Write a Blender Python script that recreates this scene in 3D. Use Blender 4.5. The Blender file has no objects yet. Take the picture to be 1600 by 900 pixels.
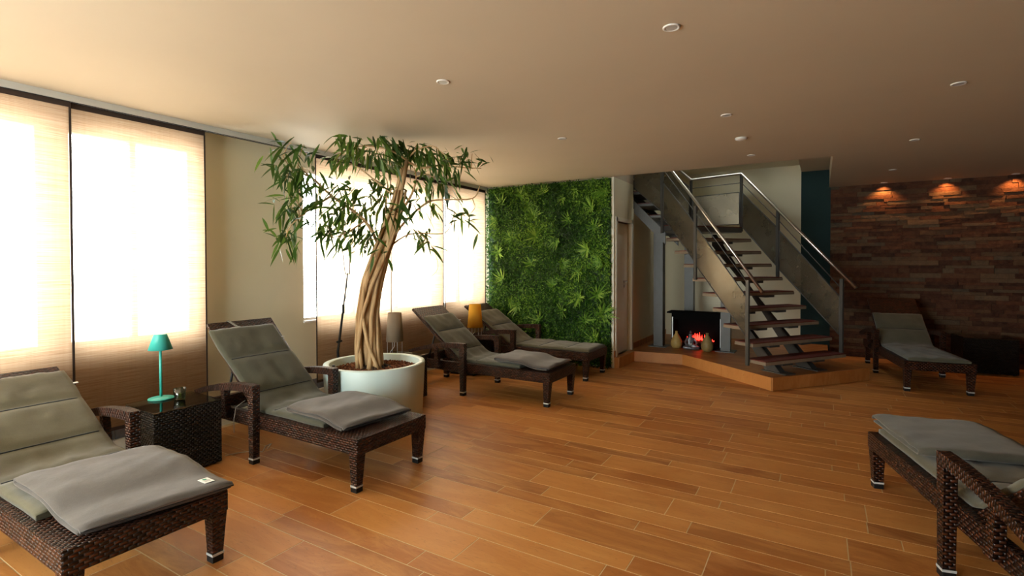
import bpy, bmesh, math, random
from mathutils import Vector, Matrix, noise as mnoise

random.seed(11)
C = bpy.context.scene.collection
sc = bpy.context.scene
PI = math.pi

# ------------------------------------------------------------------ camera
FPX, CY = 801.85, 423.38
YAW, PIT, ROLL = .54213, .015347, .002438
EYE = Vector((0, 0, 1.55))
FW = Vector((-math.sin(YAW) * math.cos(PIT), math.cos(YAW) * math.cos(PIT), -math.sin(PIT)))
_r = Vector((math.cos(YAW), math.sin(YAW), 0))
_d = FW.cross(_r)
RT = _r * math.cos(ROLL) + _d * math.sin(ROLL)
DN = _d * math.cos(ROLL) - _r * math.sin(ROLL)
cd = bpy.data.cameras.new('camera')
cam = bpy.data.objects.new('camera', cd)
C.objects.link(cam)
cd.sensor_width = 36
cd.lens = FPX / 1600 * 36
cd.shift_y = -(450 - CY) / 1600
cd.clip_start = .05
m = Matrix((RT, -DN, -FW)).transposed().to_4x4()
m.translation = EYE
cam.matrix_world = m
sc.camera = cam

def ray(x, y): return RT * ((x - 800) / FPX) + DN * ((y - CY) / FPX) + FW
def on_z(x, y, h): v = ray(x, y); return EYE + v * ((h - EYE.z) / v.z)
def on_x(x, y, c): v = ray(x, y); return EYE + v * (c / v.x)
def on_y(x, y, c): v = ray(x, y); return EYE + v * (c / v.y)
def on_pl(x, y, p, n): v = ray(x, y); return EYE + v * (n.dot(p - EYE) / n.dot(v))

# ------------------------------------------------------------------ sky, exposure
SKY = 9.0
w = bpy.data.worlds.new('overcast_sky'); sc.world = w; w.use_nodes = True
bg = w.node_tree.nodes['Background']
bg.inputs['Color'].default_value = (1.0, 1.0, 1.0, 1)
bg.inputs['Strength'].default_value = SKY
sc.view_settings.view_transform = 'Standard'
sc.view_settings.look = 'None'
sc.view_settings.gamma = 1
sc.view_settings.use_curve_mapping = False
sc.view_settings.exposure = 1.12
sc.cycles.max_bounces = 10
sc.cycles.diffuse_bounces = 6
sc.cycles.glossy_bounces = 4
sc.cycles.transmission_bounces = 6
sc.cycles.transparent_max_bounces = 24
sc.cycles.caustics_reflective = False
sc.cycles.caustics_refractive = False
sc.cycles.sample_clamp_indirect = 6
sc.cycles.use_denoising = True

CH = 2.805           # ceiling height
WX = -4.95           # inner face of the window wall
WINS = [(-2.1, -.25), (.05, 1.49), (1.6, 2.56), (3.7, 6.0), (6.2, 7.08)]  # first opening is an unseen extra, added to let more daylight in
SILL, HEAD = .89, 2.62

def portal(name, loc, direction, sx, sy):
    l = bpy.data.lights.new(name, 'AREA'); l.shape = 'RECTANGLE'; l.size = sx; l.size_y = sy
    l.cycles.is_portal = True
    o = bpy.data.objects.new(name, l); C.objects.link(o); o.location = loc
    o.rotation_euler = Vector(direction).to_track_quat('-Z', 'Y').to_euler()
for a, b in WINS:
    portal('daylight_portal', (-5.2, (a + b) / 2, (SILL + HEAD) / 2), (1, 0, 0), HEAD - SILL, b - a)
ADDED_FWIN = (-4.7, -1.6, .2, 2.6)      # added window, lights the room from behind the camera: x0, x1, z0, z1
portal('daylight_portal', ((ADDED_FWIN[0] + ADDED_FWIN[1]) / 2, -2.75, (ADDED_FWIN[2] + ADDED_FWIN[3]) / 2), (0, 1, 0), ADDED_FWIN[1] - ADDED_FWIN[0], ADDED_FWIN[3] - ADDED_FWIN[2])
ADDED_SKYL = (-1.7, -.9, 8.2, 9.0)  # roof opening added over the stairs to bring light down the shaft
portal('daylight_portal', ((ADDED_SKYL[0] + ADDED_SKYL[1]) / 2, (ADDED_SKYL[2] + ADDED_SKYL[3]) / 2, 5.35), (0, 0, -1), ADDED_SKYL[1] - ADDED_SKYL[0], ADDED_SKYL[3] - ADDED_SKYL[2])

# ------------------------------------------------------------------ materials
class NT:
    def __init__(s, name):
        s.m = bpy.data.materials.new(name); s.m.use_nodes = True
        s.t = s.m.node_tree; s.n = s.t.nodes
        s.b = s.n['Principled BSDF']; s.out = s.n['Material Output']
    def add(s, typ, **kw):
        n = s.n.new(typ)
        for k, v in kw.items(): setattr(n, k, v)
        return n
    def link(s, a, b): s.t.links.new(a, b)
    def math(s, op, a, b=None, c=None):
        n = s.add('ShaderNodeMath', operation=op)
        for i, v in enumerate((a, b, c)):
            if v is None: continue
            if isinstance(v, (int, float)): n.inputs[i].default_value = v
            else: s.link(v, n.inputs[i])
        return n.outputs[0]
    def ramp(s, fac, stops):
        n = s.add('ShaderNodeValToRGB'); e = n.color_ramp.elements
        while len(e) < len(stops): e.new(.5)
        for i, (p, c) in enumerate(stops):
            e[i].position = p; e[i].color = (*c, 1)
        s.link(fac, n.inputs[0]); return n.outputs[0]
    def mix(s, fac, a, b, mode='MIX'):
        n = s.add('ShaderNodeMix', data_type='RGBA', blend_type=mode)
        for i, v in ((0, fac), (6, a), (7, b)):
            if isinstance(v, (int, float)): n.inputs[i].default_value = v
            elif isinstance(v, tuple): n.inputs[i].default_value = (*v, 1)
            else: s.link(v, n.inputs[i])
        return n.outputs[2]
    def noise(s, scale, detail=4, vec=None, dist=0, rough=.55):
        n = s.add('ShaderNodeTexNoise'); n.inputs['Scale'].default_value = scale
        n.inputs['Detail'].default_value = detail; n.inputs['Distortion'].default_value = dist
        n.inputs['Roughness'].default_value = rough
        if vec is not None: s.link(vec, n.inputs['Vector'])
        return n.outputs[0]
    def coord(s, kind='Object', scale=(1, 1, 1)):
        t = s.add('ShaderNodeTexCoord'); mp = s.add('ShaderNodeMapping')
        mp.inputs['Scale'].default_value = scale
        s.link(t.outputs[kind], mp.inputs[0]); return mp.outputs[0]
    def attr(s, name):
        n = s.add('ShaderNodeAttribute'); n.attribute_name = name; return n.outputs['Fac']
    def bump(s, h, strength=.5, dist=.01):
        n = s.add('ShaderNodeBump'); n.inputs['Strength'].default_value = strength
        n.inputs['Distance'].default_value = dist
        s.link(h, n.inputs['Height']); s.link(n.outputs[0], s.b.inputs['Normal']); return n.outputs[0]
    def col(s, c):
        if isinstance(c, tuple): s.b.inputs['Base Color'].default_value = (*c, 1)
        else: s.link(c, s.b.inputs['Base Color'])
    def set(s, rough=.5, metal=0, spec=None, **kw):
        s.b.inputs['Roughness'].default_value = rough
        s.b.inputs['Metallic'].default_value = metal
        if spec is not None: s.b.inputs['Specular IOR Level'].default_value = spec
        for k, v in kw.items(): s.b.inputs[k].default_value = v
        return s.m

def plain(name, c, rough=.5, metal=0, var=.12, nscale=8, bump=0, spec=None):
    t = NT(name)
    v = t.noise(nscale, 3, t.coord())
    c2 = tuple(max(0, x * (1 - var)) for x in c); c3 = tuple(min(1, x * (1 + var)) for x in c)
    t.col(t.ramp(v, [(.3, c2), (.7, c3)]))
    if bump: t.bump(t.noise(nscale * 8, 3, t.coord()), bump, .004)
    return t.set(rough, metal, spec)

M = {}
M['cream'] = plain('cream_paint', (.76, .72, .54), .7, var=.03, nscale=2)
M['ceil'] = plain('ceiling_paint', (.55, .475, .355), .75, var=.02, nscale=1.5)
M['teal_wall'] = plain('dark_teal_paint', (.004, .028, .028), .8, var=.06, nscale=3)
M['white_paint'] = plain('white_lacquer', (.84, .82, .70), .4, var=.02)
M['white_frame'] = plain('white_window_frame', (.8, .8, .78), .35, var=.02)
M['white_plastic'] = plain('white_plastic', (.75, .75, .72), .35, var=.02)
M['planter'] = plain('white_planter', (.60, .74, .71), .42, var=.02, nscale=3)
M['steel'] = plain('painted_steel', (.085, .085, .08), .45, .4, var=.08)
M['chrome'] = plain('brushed_steel', (.55, .52, .48), .28, 1, var=.05)
M['alu'] = plain('aluminium_rail', (.62, .65, .64), .4, .3, var=.04)
M['black'] = plain('black_plastic', (.010, .010, .010), .45, var=.1, spec=.3)
M['black_matte'] = plain('matte_black', (.006, .006, .006), .95, var=.1, spec=.05)
M['hem'] = plain('dark_hem', (.035, .02, .014), .8, var=.1)
M['grout'] = plain('grout', (.62, .49, .29), .9, var=.12, nscale=6)
M['slate'] = plain('grey_slate_tile', (.16, .17, .18), .6, var=.25, nscale=20)
M['teal_lamp'] = plain('teal_enamel', (.06, .52, .44), .4, var=.03)
M['vase'] = plain('ochre_ceramic', (.48, .33, .10), .5, var=.12, nscale=30)
M['vase2'] = plain('olive_ceramic', (.26, .19, .07), .5, var=.12, nscale=30)
M['silver'] = plain('silver_resin', (.22, .23, .25), .35, .5, var=.3, nscale=60)
M['candle'] = plain('candle_wax', (.72, .66, .30), .5, var=.05)
M['cord'] = plain('cord', (.55, .45, .33), .6)
M['strap'] = plain('cotton_strap', (.30, .30, .27), .9)
M['tag'] = plain('white_cloth_tag', (.80, .80, .76), .8, var=.03)
M['tag_print'] = plain('green_print', (.05, .35, .22), .8)
M['bark_dark'] = plain('dark_root', (.045, .028, .018), .9, nscale=30)

def m_wicker(name, dark, mid, hi, su=.036, sv=.0165, rough=.34):
    t = NT(name)
    uv = t.add('ShaderNodeUVMap').outputs[0]
    sp = t.add('ShaderNodeSeparateXYZ'); t.link(uv, sp.inputs[0])
    v = t.math('MULTIPLY', sp.outputs[1], 1 / sv)
    row = t.math('FLOOR', v)
    u = t.math('MULTIPLY_ADD', row, .5, t.math('MULTIPLY', sp.outputs[0], 1 / su))
    hu = t.math('ABSOLUTE', t.math('SINE', t.math('MULTIPLY', u, PI)))
    hv = t.math('ABSOLUTE', t.math('SINE', t.math('MULTIPLY', v, PI)))
    h = t.math('POWER', t.math('MULTIPLY', hu, hv), .5)
    cm = t.add('ShaderNodeCombineXYZ'); t.link(t.math('FLOOR', u), cm.inputs[0]); t.link(row, cm.inputs[1])
    wn = t.add('ShaderNodeTexWhiteNoise', noise_dimensions='2D'); t.link(cm.outputs[0], wn.inputs['Vector'])
    base = t.mix(wn.outputs['Value'], mid, hi)
    t.col(t.mix(t.ramp(h, [(.25, (0, 0, 0)), (.75, (1, 1, 1))]), dark, base))
    t.bump(h, 1.0, .012)
    return t.set(rough, 0, .32)
M['wicker'] = m_wicker('brown_wicker', (.0025, .0012, .001), (.020, .0075, .004), (.095, .029, .012))
M['wicker_black'] = m_wicker('black_wicker', (.0015, .0012, .001), (.010, .008, .006), (.024, .019, .014), .032, .0165)

def m_fabric(name, c, var=.18, fine=320, rough=.95):
    t = NT(name)
    o = t.coord()
    a = t.noise(5, 3, o); f = t.noise(fine, 2, o)
    k = t.ramp(a, [(.3, tuple(x * (1 - var) for x in c)), (.7, tuple(x * (1 + var) for x in c))])
    t.col(t.mix(.25, k, t.ramp(f, [(.3, tuple(x * .6 for x in c)), (.7, tuple(x * 1.35 for x in c))])))
    t.bump(t.noise(14, 5, o), .25, .01)
    return t.set(rough, 0, .1, **{'Sheen Weight': .25})
M['pad'] = m_fabric('olive_grey_canvas', (.102, .092, .055))
M['pad_green'] = m_fabric('grey_green_canvas', (.086, .086, .060))
M['seam'] = m_fabric('dark_piping', (.022, .022, .020))
M['blanket'] = m_fabric('grey_fleece', (.105, .092, .080))
M['blanket_blue'] = m_fabric('slate_fleece', (.095, .090, .070))

def m_curtain():
    t = NT('linen_curtain')
    o = t.coord('Object', (1, 1.2, 60)); f = t.noise(3.0, 4, o, .4)
    g = t.noise(1.2, 3, t.coord('Object', (1, 40, 1)))
    k = t.math('MULTIPLY_ADD', g, .15, t.math('MULTIPLY', f, .85))
    c = t.ramp(k, [(.32, (.085, .043, .024)), (.68, (.19, .112, .066))])
    tr = t.ramp(k, [(.32, (.62, .37, .20)), (.68, (.93, .66, .44))])
    df = t.add('ShaderNodeBsdfDiffuse'); t.link(c, df.inputs[0])
    tl = t.add('ShaderNodeBsdfTranslucent'); t.link(tr, tl.inputs[0])
    tp = t.add('ShaderNodeBsdfTransparent'); tp.inputs[0].default_value = (1, .88, .74, 1)
    m1 = t.add('ShaderNodeMixShader'); m1.inputs[0].default_value = .40
    t.link(df.outputs[0], m1.inputs[1]); t.link(tl.outputs[0], m1.inputs[2])
    m2 = t.add('ShaderNodeMixShader')
    t.link(t.math('MULTIPLY_ADD', k, .18, .05), m2.inputs[0])
    t.link(m1.outputs[0], m2.inputs[1]); t.link(tp.outputs[0], m2.inputs[2])
    t.link(m2.outputs[0], t.out.inputs[0]); return t.m
M['curtain'] = m_curtain()

def m_thin_glass(name, tint=(1, 1, 1), gloss=.06, rough=.02):
    t = NT(name)
    tp = t.add('ShaderNodeBsdfTransparent'); tp.inputs[0].default_value = (*tint, 1)
    gl = t.add('ShaderNodeBsdfGlossy'); gl.inputs['Roughness'].default_value = rough
    fr = t.add('ShaderNodeLayerWeight'); fr.inputs[0].default_value = .12
    m1 = t.add('ShaderNodeMixShader')
    t.link(t.math('MULTIPLY_ADD', fr.outputs['Fresnel'], .8, gloss), m1.inputs[0])
    t.link(tp.outputs[0], m1.inputs[1]); t.link(gl.outputs[0], m1.inputs[2])
    t.link(m1.outputs[0], t.out.inputs[0]); return t.m
M['glass'] = m_thin_glass('window_glass', (.95, .98, .97), .04)
M['table_glass'] = m_thin_glass('table_glass', (.80, .88, .78), .20)
M['green_glass'] = m_thin_glass('green_cup_glass', (.50, .58, .38), .12, .1)

def m_panel():
    t = NT('smoked_perforated_sheet')
    o = t.coord()
    v = t.noise(3, 4, o)
    t.col(t.ramp(v, [(.3, (.17, .145, .10)), (.7, (.24, .205, .145))]))
    m_ = t.set(.30, .75)
    tp = t.add('ShaderNodeBsdfTransparent')
    mx = t.add('ShaderNodeMixShader'); mx.inputs[0].default_value = .34
    t.link(t.b.outputs[0], mx.inputs[1]); t.link(tp.outputs[0], mx.inputs[2])
    t.link(mx.outputs[0], t.out.inputs[0]); return m_
M['panel'] = m_panel()

def m_plank(name, dull=1.0):
    t = NT(name)
    r = t.attr('rnd')
    o = t.coord('Object', (1, 4, 1))
    big = t.noise(1.6, 5, o, 1.2, .65)
    fine = t.noise(9, 6, t.coord('Object', (1, 5, 1)), 2.5, .7)
    base = t.ramp(r, [(0, (.31, .102, .022)), (.3, (.42, .155, .036)), (.6, (.55, .235, .062)), (.85, (.48, .19, .045)), (1, (.30, .11, .030))])
    k = t.mix(t.ramp(big, [(.42, (0, 0, 0)), (.75, (.8, .8, .8))]), base, (.64, .31, .095))
    k = t.mix(t.ramp(fine, [(.56, (0, 0, 0)), (.80, (.75, .75, .75))]), k, (.15, .058, .020))
    if dull != 1: k = t.mix(1.0, k, (dull, dull, dull), 'MULTIPLY')
    t.col(k)
    t.bump(fine, .12, .004)
    return t.set(.43, 0, .38)
M['plank'] = m_plank('terracotta_plank_tile')

def m_stone():
    t = NT('split_stone')
    r = t.attr('rnd')
    n = t.noise(14, 5, t.coord(), .6)
    base = t.ramp(r, [(0, (.030, .009, .005)), (.3, (.075, .022, .010)), (.55, (.115, .040, .018)), (.75, (.11, .06, .030)), (.9, (.15, .10, .056)), (1, (.06, .058, .043))])
    t.col(t.mix(.3, base, t.ramp(n, [(.3, (.025, .010, .006)), (.7, (.20, .10, .048))])))
    t.bump(t.noise(40, 6, t.coord()), .8, .012)
    return t.set(.8, 0, .3)
M['stone'] = m_stone()

def m_leafy(name, stops, rough=.45, trans=.25):
    t = NT(name)
    r = t.attr('rnd')
    n = t.noise(2.2, 2, t.coord())
    k = t.ramp(t.math('MULTIPLY_ADD', n, .5, t.math('MULTIPLY', r, .55)), stops)
    t.col(k); t.set(rough, 0, .35)
    tl = t.add('ShaderNodeBsdfTranslucent'); t.link(k, tl.inputs[0])
    mx = t.add('ShaderNodeMixShader'); mx.inputs[0].default_value = trans
    t.link(t.b.outputs[0], mx.inputs[1]); t.link(tl.outputs[0], mx.inputs[2])
    t.link(mx.outputs[0], t.out.inputs[0]); return t.m
M['boxwood'] = m_leafy('boxwood_leaf', [(.15, (.006, .030, .003)), (.5, (.045, .15, .010)), (.85, (.24, .46, .04))])
M['fern'] = m_leafy('fern_leaf', [(.15, (.035, .12, .010)), (.5, (.11, .27, .025)), (.8, (.28, .47, .06))])
M['tree_leaf'] = m_leafy('willow_leaf', [(.15, (.022, .055, .010)), (.5, (.055, .12, .018)), (.85, (.15, .24, .035))], .4, .3)

def m_bark():
    t = NT('pale_bark')
    a = t.noise(5, 4, t.coord('Object', (1, 1, .35)), .5); f = t.noise(45, 4, t.coord('Object', (1, 1, .12)))
    k = t.ramp(a, [(.3, (.34, .19, .08)), (.6, (.60, .42, .22)), (.8, (.70, .56, .36))])
    t.col(t.mix(t.ramp(f, [(.45, (0, 0, 0)), (.7, (.5, .5, .5))]), k, (.15, .08, .035)))
    t.bump(f, .6, .006); return t.set(.8, 0, .25)
M['bark'] = m_bark()

def m_soil():
    t = NT('clay_granule')
    t.col(t.ramp(t.attr('rnd'), [(0, (.06, .02, .01)), (.5, (.20, .075, .035)), (1, (.34, .15, .07))]))
    return t.set(.9, 0, .2)
M['soil'] = m_soil()

def m_shade(name, c):
    t = NT(name); t.col(c); t.set(.8, 0, .1)
    tl = t.add('ShaderNodeBsdfTranslucent'); tl.inputs[0].default_value = (*c, 1)
    mx = t.add('ShaderNodeMixShader'); mx.inputs[0].default_value = .5
    t.link(t.b.outputs[0], mx.inputs[1]); t.link(tl.outputs[0], mx.inputs[2])
    t.link(mx.outputs[0], t.out.inputs[0]); return t.m
M['shade_yellow'] = m_shade('yellow_shade', (.78, .47, .06))
M['shade_grey'] = m_shade('grey_beige_shade', (.42, .34, .25))

def m_emit(name, c, s):
    t = NT(name); t.b.inputs['Base Color'].default_value = (*c, 1)
    t.b.inputs['Emission Color'].default_value = (*c, 1); t.b.inputs['Emission Strength'].default_value = s; return t.m
M['bulb'] = m_emit('warm_lamp', (1, .55, .2), 9)
M['flame'] = m_emit('ember_flame', (1, .035, .02), 2.2)
M['lens_off'] = plain('frosted_lens', (.42, .42, .40), .3)

def m_tread():
    t = NT('oxblood_tread_cover')
    n = t.noise(30, 4, t.coord())
    t.col(t.ramp(n, [(.3, (.085, .016, .011)), (.7, (.14, .028, .018))])); return t.set(.6, 0, .3)
M['tread'] = m_tread()
M['tread_side'] = plain('tread_edge_wood', (.24, .19, .13), .6, var=.15)

# ------------------------------------------------------------------ mesh helpers
def smooth01(t): t = max(0, min(1, t)); return t * t * (3 - 2 * t)

class MB:
    """collects faces with per-face uv (metres) and a per-face random value, then links them as ONE mesh object"""
    def __init__(s): s.v = []; s.f = []; s.uv = []; s.r = []; s.sm = []
    def face(s, idx, uv=None, r=0., sm=False):
        s.f.append(tuple(idx)); s.uv.append(uv); s.r.append(r); s.sm.append(sm)
    def hexa(s, p, r=0.):   # 8 corners: bottom ring then top ring
        b = len(s.v); s.v += [tuple(q) for q in p]
        for q in ((3, 2, 1, 0), (4, 5, 6, 7), (0, 1, 5, 4), (1, 2, 6, 5), (2, 3, 7, 6), (3, 0, 4, 7)):
            s.face([b + i for i in q], None, r)
        return s
    def box(s, x0, x1, y0, y1, z0, z1, r=0., bev=0):
        if bev: return s.bbox(x0, x1, y0, y1, z0, z1, bev, r)
        return s.hexa([(x0, y0, z0), (x1, y0, z0), (x1, y1, z0), (x0, y1, z0), (x0, y0, z1), (x1, y0, z1), (x1, y1, z1), (x0, y1, z1)], r)
    def bbox(s, x0, x1, y0, y1, z0, z1, bev, r=0.):
        bm = bmesh.new(); bmesh.ops.create_cube(bm, size=1)
        for v in bm.verts:
            v.co = ((x0 + x1) / 2 + v.co.x * (x1 - x0), (y0 + y1) / 2 + v.co.y * (y1 - y0), (z0 + z1) / 2 + v.co.z * (z1 - z0))
        bmesh.ops.bevel(bm, geom=bm.edges[:], offset=bev, segments=2, affect='EDGES', profile=.5)
        return s.add_bm(bm, r)
    def add_bm(s, bm, r=0., sm=False):
        b = len(s.v); bm.verts.index_update()
        s.v += [tuple(v.co) for v in bm.verts]
        for f in bm.faces: s.face([b + v.index for v in f.verts], None, r, sm)
        bm.free(); return s
    def prism(s, poly, z0, z1, r=0.):
        n = len(poly); b = len(s.v)
        s.v += [(p[0], p[1], z0) for p in poly] + [(p[0], p[1], z1) for p in poly]
        s.face([b + i for i in reversed(range(n))], None, r); s.face([b + n + i for i in range(n)], None, r)
        for i in range(n): s.face([b + i, b + (i + 1) % n, b + n + (i + 1) % n, b + n + i], None, r)
        return s
    def slab(s, poly, off, r=0.):   # planar 3D polygon extruded by a vector
        n = len(poly); b = len(s.v); off = Vector(off)
        s.v += [tuple(p) for p in poly] + [tuple(Vector(p) + off) for p in poly]
        s.face([b + i for i in reversed(range(n))], None, r); s.face([b + n + i for i in range(n)], None, r)
        for i in range(n): s.face([b + i, b + (i + 1) % n, b + n + (i + 1) % n, b + n + i], None, r)
        return s
    def tube(s, pts, rad, n=8, r=0., cap=True):
        pts = [Vector(p) for p in pts]; rad = rad if isinstance(rad, (list, tuple)) else [rad] * len(pts)
        b = len(s.v); L = 0; ls = []
        up = Vector((0, 0, 1))
        if abs((pts[-1] - pts[0]).normalized().z) > .9: up = Vector((1, 0, 0))
        for i, p in enumerate(pts):
            t = (pts[min(i + 1, len(pts) - 1)] - pts[max(i - 1, 0)]).normalized()
            a = t.cross(up).normalized(); c = a.cross(t)
            if i: L += (p - pts[i - 1]).length
            ls.append(L)
            for k in range(n):
                q = 2 * PI * k / n; s.v.append(tuple(p + (a * math.cos(q) + c * math.sin(q)) * rad[i]))
        for i in range(len(pts) - 1):
            for k in range(n):
                k2 = (k + 1) % n; cc = 2 * PI * rad[i] / n
                s.face([b + i * n + k, b + i * n + k2, b + (i + 1) * n + k2, b + (i + 1) * n + k],
                       [(ls[i], k * cc), (ls[i], (k + 1) * cc), (ls[i + 1], (k + 1) * cc), (ls[i + 1], k * cc)], r, True)
        if cap:
            s.face([b + k for k in reversed(range(n))], None, r); e = b + (len(pts) - 1) * n
            s.face([e + k for k in range(n)], None, r)
        return s
    def rectsweep(s, pts, w, hs, side=(0, 1, 0), r=0.):   # rectangular section along a path in the plane normal to side
        pts = [Vector(p) for p in pts]; side = Vector(side).normalized(); b = len(s.v); L = 0; ls = []
        hs = hs if isinstance(hs, (list, tuple)) else [hs] * len(pts)
        for i, p in enumerate(pts):
            t = (pts[min(i + 1, len(pts) - 1)] - pts[max(i - 1, 0)]).normalized(); u = t.cross(side).normalized()
            if i: L += (p - pts[i - 1]).length
            ls.append(L)
            for q, (sy, sz) in enumerate(((-1, -1), (1, -1), (1, 1), (-1, 1))):
                s.v.append(tuple(p + side * (sy * w / 2) + u * (sz * hs[i] / 2)))
        for i in range(len(pts) - 1):
            for k in range(4):
                k2 = (k + 1) % 4; c0 = k * .05; c1 = c0 + (w if k % 2 == 0 else hs[i])
                s.face([b + i * 4 + k, b + i * 4 + k2, b + i * 4 + 4 + k2, b + i * 4 + 4 + k],
                       [(c0, ls[i]), (c1, ls[i]), (c1, ls[i + 1]), (c0, ls[i + 1])], r)
        e = b + (len(pts) - 1) * 4
        s.face([b + k for k in (3, 2, 1, 0)], None, r); s.face([e + k for k in range(4)], None, r)
        return s
    def lathe(s, prof, n=24, c=(0, 0, 0), r=0.):
        b = len(s.v)
        for rr, zz in prof:
            for k in range(n):
                q = 2 * PI * k / n; s.v.append((c[0] + rr * math.cos(q), c[1] + rr * math.sin(q), c[2] + zz))
        for i in range(len(prof) - 1):
            for k in range(n):
                k2 = (k + 1) % n
                s.face([b + i * n + k, b + i * n + k2, b + (i + 1) * n + k2, b + (i + 1) * n + k], None, r, True)
        if prof[0][0] > 1e-4: s.face([b + k for k in reversed(range(n))], None, r)
        if prof[-1][0] > 1e-4:
            e = b + (len(prof) - 1) * n; s.face([e + k for k in range(n)], None, r)
        return s
    def grid(s, P, closed_u=False, r=0., sm=True):   # P[i][j] points
        b = len(s.v); nu = len(P); nv = len(P[0])
        for row in P: s.v += [tuple(p) for p in row]
        for i in range(nu - (0 if closed_u else 1)):
            i2 = (i + 1) % nu
            for j in range(nv - 1):
                s.face([b + i * nv + j, b + i2 * nv + j, b + i2 * nv + j + 1, b + i * nv + j + 1], None, r, sm)
        return s
    def mesh(s, name, fix=True):
        me = bpy.data.meshes.new(name); me.from_pydata(s.v, [], s.f)
        if fix:
            bm = bmesh.new(); bm.from_mesh(me)
            bmesh.ops.recalc_face_normals(bm, faces=bm.faces[:])
            bm.to_mesh(me); bm.free()
        me.polygons.foreach_set('use_smooth', s.sm)
        uvl = me.uv_layers.new(name='UVMap'); buf = [0.] * (len(me.loops) * 2)
        for pi, p in enumerate(me.polygons):
            e = s.uv[pi]
            if e is not None:
                m_ = {vi: q for vi, q in zip(s.f[pi], e)}
                for li in p.loop_indices: buf[2 * li], buf[2 * li + 1] = m_[me.loops[li].vertex_index]
                continue
            n = p.normal; ax = max(range(3), key=lambda k: abs(n[k]))
            for li in p.loop_indices:
                c = me.vertices[me.loops[li].vertex_index].co
                buf[2 * li], buf[2 * li + 1] = ((c.y, c.z), (c.x, c.z), (c.y, c.x))[ax]
        uvl.data.foreach_set('uv', buf)
        at = me.attributes.new('rnd', 'FLOAT', 'FACE'); at.data.foreach_set('value', s.r)
        return me
    def build(s, name, mat, parent=None, fix=True, **kw):
        return link(name, s.mesh(name, fix), mat, parent, **kw)

def link(name, me, mat, parent=None, loc=None, rot=None, label=None):
    if not me.materials: me.materials.append(M[mat])
    o = bpy.data.objects.new(name, me); C.objects.link(o)
    if parent is not None: o.parent = parent
    if loc is not None: o.location = loc
    if rot is not None: o.rotation_euler = rot
    if label: o['label'] = label
    return o
def tag(o, label, cat, group=None, kind=None):
    o['label'] = label; o['category'] = cat
    if group: o['group'] = group
    if kind: o['kind'] = kind
    return o
def thing(name, label, cat, loc=(0, 0, 0), rz=0, group=None):
    o = bpy.data.objects.new(name, None); C.objects.link(o); o.empty_display_size = .1
    o.location = loc; o.rotation_euler = (0, 0, rz)
    return tag(o, label, cat, group)
def struct(o, label, cat): return tag(o, label, cat, None, 'structure')

# ================================================================== the room shell
X1, Y0, Y1, YB = 5.0, -2.6, 7.19, 10.12
OPX, OPY = .11, 7.18          # ceiling opening: right edge, near edge
DX = -2.6                     # wall with the door

fl = MB().box(-5.3, X1 + .2, Y0 - .2, YB + .3, -.15, -.0012).build('floor', 'grout')
struct(fl, 'terracotta plank tile floor of the relaxation room', 'floor')

# floor planks: rows run along x, three widths repeating
pw = (.254, .121, .152)       # going up in y from 2.638
rows = []; y = 2.638; k = 0
while y < YB: rows.append((y, y + pw[(0, 1, 2)[k % 3]])); y = rows[-1][1]; k += 1
y = 2.638; k = 2
while y > -.4: rows.append((y - pw[k % 3], y)); y = rows[-1][0]; k -= 1
planks = []
rng = random.Random(5)
known = {2.638: -.498, 3.165: -.818, 3.546: -.71, 2.892: -.923}
for a, b in rows:
    x = -4.95 - rng.random() * .9
    kk = [v for q, v in known.items() if abs(q - a) < .02]
    if kk: x = kk[0] - .95 * 5
    while x < X1:
        L = .95 if kk else rng.uniform(.7, 1.15)
        x0, x1 = max(x, -4.95), min(x + L, X1)
        if x1 - x0 > .03: planks.append((x0, x1, a, b, rng.random()))
        x += L
def vis(p):
    cx, cy = (p[0] + p[1]) / 2, (p[2] + p[3]) / 2
    q = Vector((cx, cy, -EYE.z)) ; dpt = q.dot(FW)
    if dpt < .6: return -1
    sx = q.dot(RT) / dpt
    if abs(sx) > 1.25: return -1 / dpt
    return (p[1] - p[0]) * (p[3] - p[2]) / dpt ** 3
planks.sort(key=vis, reverse=True)
G = .003
def plank_mb(mb, p):
    return mb.box(p[0] + G, p[1] - G, p[2] + G, p[3] - G, -.010, 0, p[4])
for p in planks[:300]: plank_mb(MB(), p).build('plank_tile', 'plank', fl)
mb = MB()
for p in planks[300:]: plank_mb(mb, p)
o = mb.build('plank_tile_rest', 'plank', fl); o['kind'] = 'stuff'

# ceiling with the stairwell cut out
mb = MB()
for x0, x1, y0, y1 in ((-5.3, X1 + .2, Y0 - .2, OPY), (OPX, X1 + .2, OPY, YB + .3), (-5.3, -3.6, OPY, YB + .3), (-3.6, DX, OPY, 8.1), (-3.6, DX, 9.15, YB + .3)):
    mb.box(x0, x1, y0, y1, CH, 3.15)
ce = mb.build('ceiling', 'ceil'); struct(ce, 'smooth cream ceiling with a stairwell cut into it', 'ceiling')

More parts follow.
